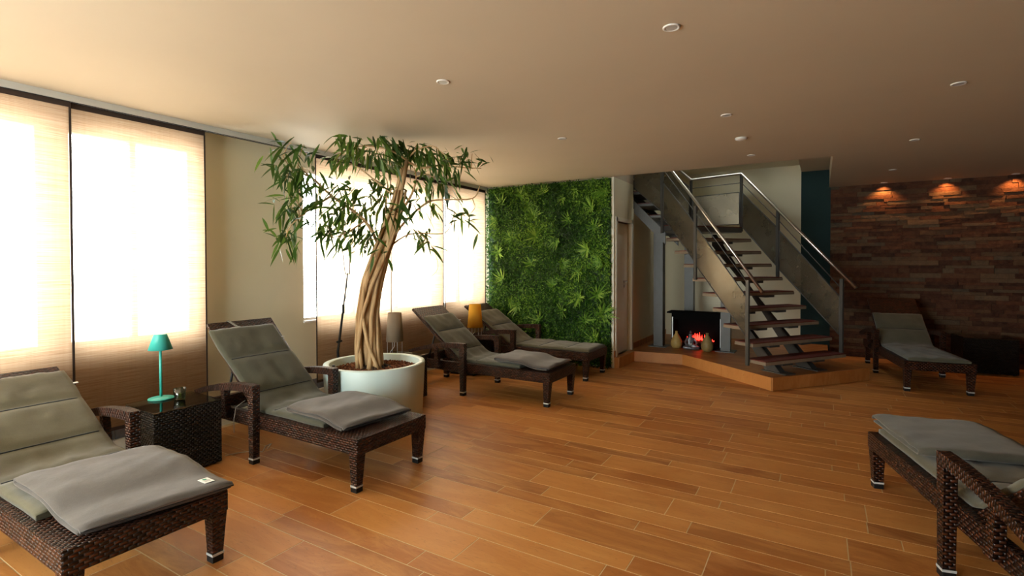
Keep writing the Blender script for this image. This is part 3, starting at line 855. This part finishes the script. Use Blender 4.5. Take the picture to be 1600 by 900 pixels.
blanket('taupe fleece blanket on the lounger left of the white planter', *LB, .16, .80, -.30, .30, BZ, 'blanket', seed=5, skew=.06, edge=.40)
blanket('taupe fleece blanket on the lounger right of the white planter', *LC, .05, .74, -.29, .29, BZ, 'blanket', seed=6, edge=.40)
blanket('slate grey fleece blanket at the foot of the lower right lounger', *LG, -.01, .66, -.31, .31, BZ + .008, 'blanket_blue', seed=8)

# ================================================================== side tables and what stands on them
def side_table(lab, loc, rz=0, sx=.47, sy=.47, h=.5):
    t = thing('wicker_table', lab, 'side table', loc, rz, 'black wicker cube side tables'); a, b = sx / 2, sy / 2
    MB().box(-a, a, -b, b, .012, h - .012, bev=.008).build('woven_body', 'wicker_black', t)
    MB().box(-a + .002, a - .002, -b + .002, b - .002, h - .010, h - .002, bev=.002).build('glass_top', 'table_glass', t)
    for x in (-1, 1):
        for y in (-1, 1): MB().lathe([(.012, 0), (.014, .004), (.014, .013)], 10, (x * (a - .04), y * (b - .04), 0)).build('foot', 'black', t)
    return t
side_table('black wicker cube table carrying the teal lamp', (-4.235, 2.015, 0), -.03)
side_table('black wicker cube table behind the white planter, carrying the grey beige lamp', (-4.14, 4.375, 0), 0, .47, .40)
side_table('black wicker cube table carrying the yellow lamp', (-4.28, 5.93, 0), 0, .46, .42)
side_table('dark wicker cube table right of the lounger at the stone wall', (1.98, 9.66, 0), .1, .60, .5)
t = thing('table_lamp', 'slim teal metal table lamp on the wicker table', 'lamp', (-4.40, 2.0, .5))
MB().lathe([(.085, 0), (.088, .004), (.085, .009), (.03, .016), (.012, .02), (.0005, .02)], 36).build('base', 'teal_lamp', t)
MB().tube([(0, 0, .018), (0, 0, .42)], .0095, 12).build('pole', 'teal_lamp', t)
MB().lathe([(.082, .385), (.045, .50), (.044, .503), (.0005, .503), (.0005, .500), (.042, .498), (.079, .385), (.082, .385)], 36).build('lamp_shade', 'teal_lamp', t)
t = thing('candle_glass', 'small green glass candle holder beside the teal lamp', 'candle holder', (-4.265, 2.07, .5))
MB().lathe([(.034, 0), (.036, .004), (.044, .085), (.041, .085), (.033, .012), (.0005, .010)], 28).build('cup', 'green_glass', t)
MB().lathe([(.026, .013), (.028, .016), (.028, .045), (.0005, .047)], 20).build('candle', 'candle', t)
def leg_lamp(lab, loc, mat, rb, rt, hs, hl):
    t = thing('table_lamp', lab, 'lamp', loc)
    MB().lathe([(rb, hl), (rt, hl + hs), (rt - .003, hl + hs), (rb - .003, hl)], 32).build('lamp_shade', mat, t)
    for k in range(4):
        a = PI / 4 + k * PI / 2 + .3; c, s = math.cos(a), math.sin(a)
        MB().tube([(c * (rb - .012), s * (rb - .012), 0), (c * (rb - .012), s * (rb - .012), hl + .01), (c * (rt - .01), s * (rt - .01), hl + hs - .02)], .0035, 6).build('leg', 'alu', t)
    MB().tube([(0, 0, hl + .02), (0, 0, hl + .10)], .016, 10).build('socket', 'white_plastic', t)
    MB().tube([(0, 0, hl + .03), (.02, -.03, hl - .06), (-.02, -.05, .03), (-.05, -.03, .004)], .003, 6).build('lamp_cord', 'white_plastic', t)
leg_lamp('grey beige four legged table lamp behind the tree trunk', (-4.245, 4.40, .5), 'shade_grey', .100, .078, .33, .145)
leg_lamp('yellow four legged table lamp between the two far loungers', (-4.215, 5.975, .5), 'shade_yellow', .110, .082, .325, .14)
t = thing('candle_glass', 'small yellow green tealight glass on the table behind the planter', 'candle holder', (-4.03, 4.30, .5))
MB().lathe([(.028, 0), (.034, .03), (.031, .03), (.026, .006), (.0005, .006)], 20).build('cup', 'green_glass', t)
MB().lathe([(.022, .007), (.024, .022), (.0005, .023)], 16).build('candle', 'candle', t)

# ================================================================== planter and tree
PC = Vector((-3.795, 3.655, 0)); PR, PH = .49, .575
t = thing('planter', 'large round white planter holding the tree', 'planter', PC)
MB().lathe([(PR - .035, 0), (PR - .03, .004), (PR, PH - .012), (PR - .004, PH), (PR - .052, PH), (PR - .058, PH - .01), (PR - .062, PH - .10), (.0005, PH - .10)], 72).build('pot', 'planter', t)
mb = MB(); rng = random.Random(4)
for k in range(2600):
    a = rng.uniform(0, 2 * PI); q = math.sqrt(rng.random()) * (PR - .075); s = rng.uniform(.007, .015)
    c = Vector((q * math.cos(a), q * math.sin(a), PH - .085 + rng.uniform(0, .02) + .02 * (1 - q / PR)))
    b = len(mb.v); rr = rng.random(); j = lambda: rng.uniform(.6, 1.2) * s
    mb.v += [tuple(c + Vector(v)) for v in ((j(), 0, 0), (-j(), j(), 0), (-j(), -j(), 0), (0, 0, j()), (0, 0, -j()))]
    for f in ((0, 1, 3), (1, 2, 3), (2, 0, 3), (1, 0, 4), (2, 1, 4), (0, 2, 4)): mb.face([b + i for i in f], None, rr)
o = mb.build('clay_granules', 'soil', t); o['kind'] = 'stuff'
MB().lathe([(PR - .08, PH - .098), (PR - .2, PH - .085), (.0005, PH - .075)], 40).build('soil_bed', 'soil', t)
MB().tube([(-.25, -.30, PH - .09), (-.25, -.30, PH - .01)], .014, 10).build('water_gauge', 'black', t)

tree = thing('potted_tree', 'tall tree with twisted pale trunk and narrow drooping leaves', 'tree', (PC.x, PC.y, PH - .085))
T0 = Vector(tree.location); FH = Vector((FW.x, FW.y, 0)).normalized()
def tp(px, py, dep=0.):     # pixel to tree-local point, dep metres behind the pot centre
    return on_pl(px, py, PC + FH * dep, FH) - T0
rng = random.Random(8)
axis_px = [(583, 577), (578, 540), (576, 490), (583, 440), (597, 395), (612, 350), (623, 310), (630, 280), (636, 250)]
axis = [tp(*p) for p in axis_px]
e1 = Vector((RT.x, RT.y, 0)).normalized()
def lerp_axis(t):
    f = t * (len(axis) - 1); i = min(int(f), len(axis) - 2); return axis[i].lerp(axis[i + 1], f - i)
for k in range(18):
    a0 = 2 * PI * k / 18; tw = rng.uniform(1.6, 3.2) * (1 if k % 3 else -1); tend = rng.choice((.55, .62, .7, .8, .95)); R0 = rng.uniform(.09, .15)
    pts = []; rad = []; n = 16
    for i in range(n + 1):
        t = i / n * tend; R = R0 * (1 - .30 * smooth01(t / .3)) * (1 - .55 * smooth01((t - .35) / .6))
        a = a0 + tw * t + .3 * math.sin(5 * t + k)
        pts.append(lerp_axis(t) + e1 * (R * math.cos(a)) + FH * (R * math.sin(a))); rad.append((.017, .024, .030, .020)[k % 4] * (1 - .4 * t) * (1.25 if i == 0 else 1))
    pts[0].z = -.01
    MB().tube(pts, rad, 8).build('trunk_stem', 'bark', tree)
MB().tube([axis[i] for i in range(len(axis))], [.085, .07, .06, .055, .045, .036, .030, .026, .020], 10).build('trunk_core', 'bark', tree)
for k in range(16):
    a = 2 * PI * k / 16 + rng.uniform(-.2, .2); L = rng.uniform(.14, .26)
    c = axis[0]; d = Vector((math.cos(a), math.sin(a), 0))
    MB().tube([c + d * .09 + Vector((0, 0, .05)), c + d * (.09 + L * .5) + Vector((0, 0, .012)), c + d * (.09 + L) + Vector((rng.uniform(-.04, .04), rng.uniform(-.04, .04), -.012))], [.012, .010, .006], 6).build('surface_root', 'bark_dark', tree)
BR = [([(597, 395), (570, 345), (518, 306), (488, 278), (465, 262)], [0, -.05, -.1, -.15, -.18], .018),
      ([(518, 306), (480, 330), (455, 352), (446, 372)], [-.1, -.2, -.28, -.3], .011),
      ([(488, 278), (455, 262), (440, 240)], [-.15, -.2, -.22], .010),
      ([(612, 350), (640, 310), (650, 281), (647, 262)], [0, -.06, -.1, -.1], .017),
      ([(597, 400), (628, 352), (665, 318), (691, 312), (738, 310), (750, 290)], [0, -.05, -.08, -.1, -.12, -.14], .014),
      ([(636, 252), (660, 262), (691, 258), (725, 262), (752, 263)], [0, .05, .08, .1, .12], .013),
      ([(600, 392), (640, 366), (691, 365), (705, 352)], [0, .08, .15, .18], .009),
      ([(605, 375), (601, 340), (606, 290), (598, 270)], [0, .1, .18, .2], .012),
      ([(636, 250), (610, 235), (575, 228), (545, 232)], [0, -.08, -.15, -.2], .012),
      ([(636, 250), (650, 235), (675, 228), (690, 238)], [0, -.08, -.12, -.14], .010),
      ([(570, 345), (545, 362), (520, 372)], [-.05, -.15, -.22], .009),
      ([(623, 310), (590, 285), (560, 262), (530, 250)], [0, .12, .2, .25], .012),
      ([(597, 395), (580, 410), (575, 440), (588, 445)], [-.04, -.10, -.10, -.02], .006),
      ([(628, 352), (655, 365), (675, 385), (684, 420), (660, 440), (640, 447)], [-.05, -.1, -.12, -.13, -.12, -.11], .0035),
      ([(738, 310), (742, 325), (728, 338), (722, 330)], [-.12, -.12, -.12, -.12], .004),
      ([(691, 312), (700, 325), (712, 330)], [-.1, -.1, -.1], .004)]
bpts = []
def catmull(p, m=5):
    q = [p[0] * 2 - p[1]] + p + [p[-1] * 2 - p[-2]]; out = []
    for i in range(1, len(q) - 2):
        for k in range(m):
            t = k / m; a, b, c, d = q[i - 1], q[i], q[i + 1], q[i + 2]
            out.append(.5 * ((2 * b) + (c - a) * t + (2 * a - 5 * b + 4 * c - d) * t * t + (3 * b - a - 3 * c + d) * t ** 3))
    return out + [p[-1]]
ZMAX = CH - .06 - T0.z
for pxs, deps, r0 in BR:
    p = [tp(x, y, d) for (x, y), d in zip(pxs, deps)]
    for v in p: v.z = min(v.z, ZMAX)
    c = catmull(p)
    for v in c: v.z = min(v.z, ZMAX)
    MB().tube(c, [r0 * (1 - .7 * i / (len(c) - 1)) for i in range(len(c))], 7).build('branch', 'bark', tree)
    bpts += c
CL = [(455, 235, 14), (475, 238, 8), (435, 262, 12), (470, 275, 14), (445, 295, 16), (480, 300, 14), (440, 330, 16), (465, 340, 12), (445, 375, 18), (450, 395, 10), (500, 330, 14), (520, 270, 14), (545, 225, 18), (575, 222, 18), (605, 222, 20), (640, 222, 18), (670, 230, 16), (560, 250, 12), (590, 255, 14), (525, 300, 12), (555, 305, 16), (590, 300, 16), (575, 335, 16), (600, 340, 14), (505, 362, 18), (530, 372, 16), (560, 372, 16), (590, 370, 12), (570, 395, 12), (588, 405, 8), (620, 265, 12), (660, 258, 14), (690, 250, 14), (720, 255, 16), (738, 252, 10), (705, 275, 14), (680, 290, 12), (655, 300, 14), (640, 330, 12), (665, 335, 8), (712, 345, 8), (720, 355, 6), (655, 375, 10), (655, 395, 8), (690, 300, 10), (535, 340, 12), (600, 265, 12), (630, 240, 14), (520, 350, 14), (548, 335, 14), (485, 355, 10), (455, 318, 12), (590, 325, 12), (615, 310, 10), (560, 215, 14), (620, 212, 14), (655, 218, 12), (540, 390, 10)]
leaves = []
twg = MB()
for cx, cy, n in CL:
    dep = rng.uniform(-.35, .30) if cx > 520 else rng.uniform(-.5, -.15); ctr = tp(cx, cy - 12, dep)
    ctr.z = min(ctr.z, ZMAX); near = min(bpts, key=lambda q: (q - ctr).length)
    midp = near.lerp(ctr, .5) + Vector((0, 0, .03)); midp.z = min(midp.z, ZMAX)
    twg.tube(catmull([near, midp, ctr], 3), [.005, .005, .0045, .004, .0035, .003, .0025], 5)
    side = 1 if cx > 590 else -1
    for k in range(int(n * 1.35)):
        base = ctr + Vector((rng.gauss(0, .055), rng.gauss(0, .075), rng.gauss(0, .035))) + (near - ctr) * rng.uniform(0, .45)
        d = e1 * (side * rng.uniform(-.4, 1.0) * .8) + FH * rng.gauss(0, .55) + Vector((0, 0, rng.gauss(-.32, .55)))
        L = rng.uniform(.11, .21)
        d.normalize()
        if base.z + d.z * L > ZMAX + .03: d.z = -abs(d.z) - .1
        lim = -4.70 - T0.x
        if base.x < lim: base.x = lim
        if base.x + d.x * L < lim - .04: d.x = abs(d.x)
        leaves.append((base, d, L, rng.uniform(.024, .038), rng.random()))
twg.build('twigs', 'bark', tree)['kind'] = 'stuff'
def leaf_mb(mb, l):
    base, d, L, W, r = l
    base = base.copy(); base.z = min(base.z, ZMAX)
    nrm = Vector((rng.gauss(0, .6), rng.gauss(0, .6), 1)); blade(mb, base, d, nrm, L, W, Vector((0, 0, -L * .25)), r, 4); return mb
leaves.sort(key=lambda l: -l[2])
for l in leaves[:300]: leaf_mb(MB(), l).build('leaf', 'tree_leaf', tree, fix=False)
mb = MB()
for l in leaves[300:]: leaf_mb(mb, l)
mb.build('leaf_rest', 'tree_leaf', tree, fix=False)['kind'] = 'stuff'

# black plant light stand behind the planter
st = thing('light_stand', 'thin black light stand with cable behind the planter', 'stand', (-4.62, 3.905, 0))
s0 = Vector(st.location)
q1 = on_x(528, 550, -4.62) - s0; q2 = on_x(543, 428, -4.62) - s0; q3 = on_x(535, 385, -4.62) - s0; q4 = on_x(546, 380, -4.62) - s0
MB().tube([(0, 0, 0.02), (0, 0, .4), tuple(q1), tuple(q1.lerp(q2, .5))], [.016, .016, .014, .013], 10).build('lower_tube', 'black', st)
MB().tube([tuple(q1.lerp(q2, .45)), tuple(q2)], .008, 8).build('upper_tube', 'black', st)
kp = q1.lerp(q2, .13); MB().tube([kp - Vector((0, .03, 0)), kp + Vector((0, .035, .004))], .012, 8).build('clamp_knob', 'black', st)
kp = q1.lerp(q2, .55); MB().box(kp.x + .012, kp.x + .035, kp.y - .03, kp.y - .005, kp.z - .05, kp.z + .05, bev=.005).build('dimmer_box', 'black', st)
MB().tube([kp + Vector((.02, -.015, .05)), q1.lerp(q2, .75) + Vector((.02, .01, 0)), q1.lerp(q2, .9) + Vector((.015, -.01, 0)), q2 + Vector((0, 0, .02))], .004, 6).build('cable', 'black', st)
MB().tube([q2 + Vector((0, -.035, 0)), q2 + Vector((0, .035, 0))], .006, 6).build('bracket', 'black', st)
for s, q in ((-1, q3), (1, q4)): MB().tube([q2 + Vector((0, s * .032, 0)), q2.lerp(q, .5) + Vector((0, s * .02, 0)), q], .005, 6).build('lamp_arm', 'black', st)
for k in range(3):
    a = 2 * PI * k / 3 + .3; MB().tube([(0, 0, .22), (.15 * math.cos(a), .22 * math.sin(a), .012)], .008, 6).build('tripod_leg', 'black', st)

# cord on the floor beside the lounger
t = MB().tube([on_z(352, 712, .004), on_z(375, 707, .004), on_z(395, 705, .004), on_z(410, 706, .004), on_z(415, 697, .004), on_z(424, 693, .004), on_z(418, 701, .004)], .004, 6).build('floor_cord', 'cord')
tag(t, 'pale thin cord lying on the floor under the lounger', 'cord')

# ================================================================== staircase
SA = math.radians(144); U = Vector((math.cos(SA), math.sin(SA), 0)); V = Vector((math.sin(SA), -math.cos(SA), 0)); SP = Vector((.285, 8.0, 0))
def S(u, v, z): return SP + U * u + V * v + Vector((0, 0, z))
stair = thing('staircase', 'open steel staircase with dark red treads and smoked side panels', 'staircase', (0, 0, 0))
RISE, GO = .196, .19
VL, VR = -1.44, 0.0
for i in range(9):
    z = .16 + RISE * (i + 1); u0 = GO * i; u1 = u0 + .285; th = .05
    tr = MB().slab([S(u0 + .006, VL + .006, z - .012), S(u1, VL + .006, z - .012), S(u1, VR - .006, z - .012), S(u0 + .006, VR - .006, z - .012)], (0, 0, .012)).build('tread', 'tread', stair)
    MB().slab([S(u0, VL, z - th), S(u1, VL, z - th), S(u1, VR, z - th), S(u0, VR, z - th)], (0, 0, th - .012)).build('tread_tray', 'tread_side', tr)
    for v in (-1.02, -.44): MB().slab([S(u0 + .04, v - .09, z - th - .035), S(u1 - .03, v - .09, z - th - .035), S(u1 - .03, v + .09, z - th - .035), S(u0 + .04, v + .09, z - th - .035)], (0, 0, .035)).build('bracket_plate', 'steel', tr)
ZL = .16 + RISE * 10
A_, B_ = S(1.71, VR + .02, 0), S(1.80, VL - .02, 0)
land = [(S(1.71, VR, 0)), S(1.72, VL, 0), Vector((-2.10, 7.95, 0)), Vector((-2.10, 9.05, 0)), Vector((-1.117, 9.05, 0))]
land = [S(1.71, VR, 0), Vector((-1.12, 9.05, 0)), Vector((-2.10, 9.05, 0)), Vector((-2.12, 7.96, 0)), S(1.70, VL, 0)]
MB().prism([(p.x, p.y) for p in land], ZL - .012, ZL).build('landing', 'tread', stair)
MB().prism([(p.x, p.y) for p in land], ZL - .09, ZL - .012).build('landing_tray', 'steel', stair)
for k in range(5):
    x1 = -2.10 - GO * k; z = ZL + RISE * (k + 1)
    tr = MB().box(x1 - .27, x1 + .02, 8.19, 9.0, z - .012, z).build('tread', 'tread', stair)
    MB().box(x1 - .27, x1 + .025, 8.185, 9.005, z - .05, z - .012).build('tread_tray', 'steel', tr)
# sloping beams under the treads
for v in (-1.02, -.44):
    MB().slab([S(.10, v - .05, .16), S(.32, v - .05, .16), S(1.85, v - .05, ZL - .12), S(1.85, v - .05, ZL - .30)], V * .10).build('stringer', 'steel', stair)
    MB().slab([S(.0, v - .09, .16), S(.36, v - .09, .16), S(.36, v + .09, .16), S(.0, v + .09, .16)], (0, 0, .012)).build('base_plate', 'steel', stair)
MB().slab([Vector((-2.1, 8.15, ZL - .09)), Vector((-3.2, 8.15, ZL + 1.05)), Vector((-3.2, 8.15, ZL + .85)), Vector((-2.1, 8.15, ZL - .28))], (0, .04, 0)).build('stringer', 'steel', stair)
MB().slab([Vector((-2.1, 9.0, ZL - .09)), Vector((-3.2, 9.0, ZL + 1.05)), Vector((-3.2, 9.0, ZL + .85)), Vector((-2.1, 9.0, ZL - .28))], (0, .04, 0)).build('stringer', 'steel', stair)
# columns
for x, y, zt, s_ in ((-2.31, 8.60, 2.04, .075), (-1.98, 9.35, 2.03, .075), (-1.27, 8.60, 1.05, .07)):
    c = MB().box(x - s_, x + s_, y - s_, y + s_, .17, zt).build('column', 'steel', stair)
    MB().box(x - s_ - .07, x + s_ + .07, y - s_ - .07, y + s_ + .07, .16, .172).build('column_foot', 'steel', c)
MB().box(-2.385, -1.905, 9.275, 9.425, 2.03, 2.08).build('cross_beam', 'steel', stair)
# guards: a run is a list of (point, post z0, post z1)
def post(p, z0, z1, w=.022): MB().slab([p + U * w + V * w * .6 + Vector((0, 0, z0)), p - U * w + V * w * .6 + Vector((0, 0, z0)), p - U * w - V * w * .6 + Vector((0, 0, z0)), p + U * w - V * w * .6 + Vector((0, 0, z0))], (0, 0, z1 - z0)).build('post', 'steel', stair)
def panel(p0, p1, b0, t0, b1, t1, inset=.03):
    d = (p1 - p0); L = d.length; d.normalize(); k = inset / L
    f = lambda a, b, q: a + (b - a) * q
    a, c = p0 + d * inset, p1 - d * inset; z = Vector((0, 0, 1)); nrm = Vector((d.y, -d.x, 0))
    q = [a + z * f(b0, b1, k), c + z * f(b0, b1, 1 - k), c + z * f(t0, t1, 1 - k), a + z * f(t0, t1, k)]
    o = MB().slab([x - nrm * .003 for x in q], nrm * .006).build('panel', 'panel', stair)
    for i, j in ((0, 1), (1, 2), (2, 3), (3, 0)): MB().tube([q[i], q[j]], .008, 6).build('panel_frame', 'steel', o)
def railtube(pts, r=.021, nm='handrail', mat='chrome'): MB().tube(pts, r, 10).build(nm, mat, stair)
zv = lambda p, z: Vector((p.x, p.y, z))
l0, l1, l2 = S(.25, -1.465, 0), S(1.155, -1.465, 0), S(1.86, -1.465, 0)
l3 = Vector((-2.62, 8.15, 0))
post(l0, .27, 1.33); post(l1, 1.31, 2.34); post(l2, 2.0, 3.1)
panel(l0, l1, .61, 1.10, 1.53, 2.07); panel(l1, l2, 1.55, 2.09, 2.27, 2.78); panel(l2, l3, 2.32, 2.90, 2.78, 3.36)
railtube([zv(S(.03, -1.465, 0), 1.19), zv(l1, 2.41), zv(l2, 3.13), zv(l3, 3.66)])
for dz in (.13,): railtube([zv(l0, 1.29), zv(l1, 2.25), zv(l2, 2.98), zv(l3, 3.5)], .007, 'guard_rod', 'steel')
r0, r1, r2 = S(.08, .025, 0), S(1.06, .025, 0), S(1.745, .025, 0)
r3 = Vector((-1.90, 9.06, 0)); r4 = Vector((-2.95, 9.06, 0))
post(r0, .33, 1.33); post(r1, 1.33, 2.33); post(r2, 2.05, 2.98); post(r3, 2.05, 2.96)
panel(r0, r1, .56, 1.07, 1.47, 2.05); panel(r1, r2, 1.48, 2.06, 2.145, 2.69); panel(r2, r3, 2.17, 2.69, 2.17, 2.66); panel(r3, r4, 2.3, 2.80, 3.3, 3.8)
railtube([zv(S(-.11, .025, 0), 1.218), zv(r1, 2.33), zv(r2, 2.985), zv(r3, 2.955), zv(r4, 3.95)])
railtube([zv(r0, 1.20), zv(r1, 2.19), zv(r2, 2.84), zv(r3, 2.81), zv(r4, 3.8)], .007, 'guard_rod', 'steel')

# ================================================================== fireplace and ornaments
fp = thing('electric_fireplace', 'black electric fireplace glowing red under the stairs', 'fireplace', (-1.72, 8.72, .16))
mb = MB(); mb.box(-.39, -.35, -.12, .16, 0, .56); mb.box(.35, .39, -.12, .16, 0, .56); mb.box(-.35, .35, .13, .16, 0, .56); mb.box(-.35, .35, -.12, .13, 0, .05); mb.box(-.35, .35, -.12, .13, .46, .56)
mb.build('housing', 'black_matte', fp)
MB().box(-.46, .42, -.14, .17, .56, .585).build('mantel', 'black_matte', fp)
for x in (-.372, .372): MB().box(x - .008, x + .008, -.127, -.12, .05, .50).build('front_trim', 'alu', fp)
mb = MB(); rng = random.Random(2)
for k in range(34):
    x = rng.gauss(0, .10); y = rng.uniform(-.05, .05); h = rng.uniform(.04, .15) * max(.35, 1 - abs(x) * 2.8); w_ = rng.uniform(.007, .014)
    FLM = MB().lathe([(.0005, 0), (w_, .02), (w_ * .8, h * .4), (w_ * .35, h * .75), (.0005, h)], 7, (x + .02, y, .12))
    FLM.build('flame', 'flame', fp)
for k in range(5):
    a = rng.uniform(-.6, .6); x = -.16 + k * .08
    MB().tube([(x - .08, -.03 + k % 2 * .03, .075 + .01 * (k % 3)), (x + .1, .02 * math.sin(a), .085 + .012 * (k % 2))], [.026, .022], 8).build('log', 'bark_dark', fp)
def vase(lab, p, mat, k=1.0):
    t = thing('vase', lab, 'vase', p); prof = [(.045, 0), (.075, .02), (.092, .07), (.088, .12), (.062, .185), (.030, .235), (.018, .258), (.022, .285), (.016, .285), (.013, .26), (.0005, .24)]
    MB().lathe([(a * k, b * k) for a, b in prof], 28).build('body', mat, t)
    MB().lathe([(.045 * k, 0), (.048 * k, .0), (.05 * k, .008), (.045 * k, .008)], 20).build('foot_ring', mat, t)
vase('ochre bottle shaped vase left of the fireplace figurine', on_z(1057, 544, .16), 'vase', .98)
vase('darker olive vase right of the fireplace figurine', on_z(1105, 549.5, .16), 'vase2', 1.02)

fg = thing('seated_figurine', 'silver grey figurine seated cross legged before the fire', 'figurine', on_z(1079, 545, .16) + Vector((0, 0, 0)), math.radians(20))
def skinfig():
    # joints: pelvis root, spine, neck, head, arms to knees, crossed legs
    vs = [((0, 0, .045), .045), ((0, .005, .10), .042), ((0, .0, .155), .046), ((0, -.005, .19), .022), ((0, -.008, .225), .034), ((0, -.006, .255), .026),
          ((.05, 0, .168), .020), ((.085, -.025, .115), .017), ((.075, -.07, .065), .013), ((-.05, 0, .168), .020), ((-.085, -.025, .115), .017), ((-.075, -.07, .065), .013),
          ((.045, -.02, .040), .032), ((.12, -.07, .030), .028), ((.02, -.11, .022), .020), ((-.03, -.12, .020), .016),
          ((-.045, -.02, .040), .032), ((-.12, -.07, .030), .028), ((-.02, -.10, .026), .020), ((.04, -.125, .020), .016)]
    es = [(0, 1), (1, 2), (2, 3), (3, 4), (4, 5), (2, 6), (6, 7), (7, 8), (2, 9), (9, 10), (10, 11), (0, 12), (12, 13), (13, 14), (14, 15), (0, 16), (16, 17), (17, 18), (18, 19)]
    me = bpy.data.meshes.new('figurine_body'); me.from_pydata([v for v, r in vs], es, []); o = bpy.data.objects.new('body', me); C.objects.link(o)
    me.materials.append(M['silver'])
    md = o.modifiers.new('skin', 'SKIN'); sv = me.skin_vertices[0].data
    for i, (v, r) in enumerate(vs): sv[i].radius = (r, r); sv[i].use_root = (i == 0)
    o.modifiers.new('sub', 'SUBSURF').levels = 2; o.modifiers['sub'].render_levels = 2
    for f in me.polygons: f.use_smooth = True
    o.parent = fg; return o
skinfig()
MB().lathe([(.020, .262), (.016, .275), (.010, .288), (.0005, .296)], 12, (0, -.006, 0)).build('topknot', 'silver', fg)
MB().lathe([(.0005, .0), (.012, .006), (.016, .016), (.012, .026), (.0005, .032)], 14, (0, -.075, .075)).build('held_ball', 'white_plastic', fg)
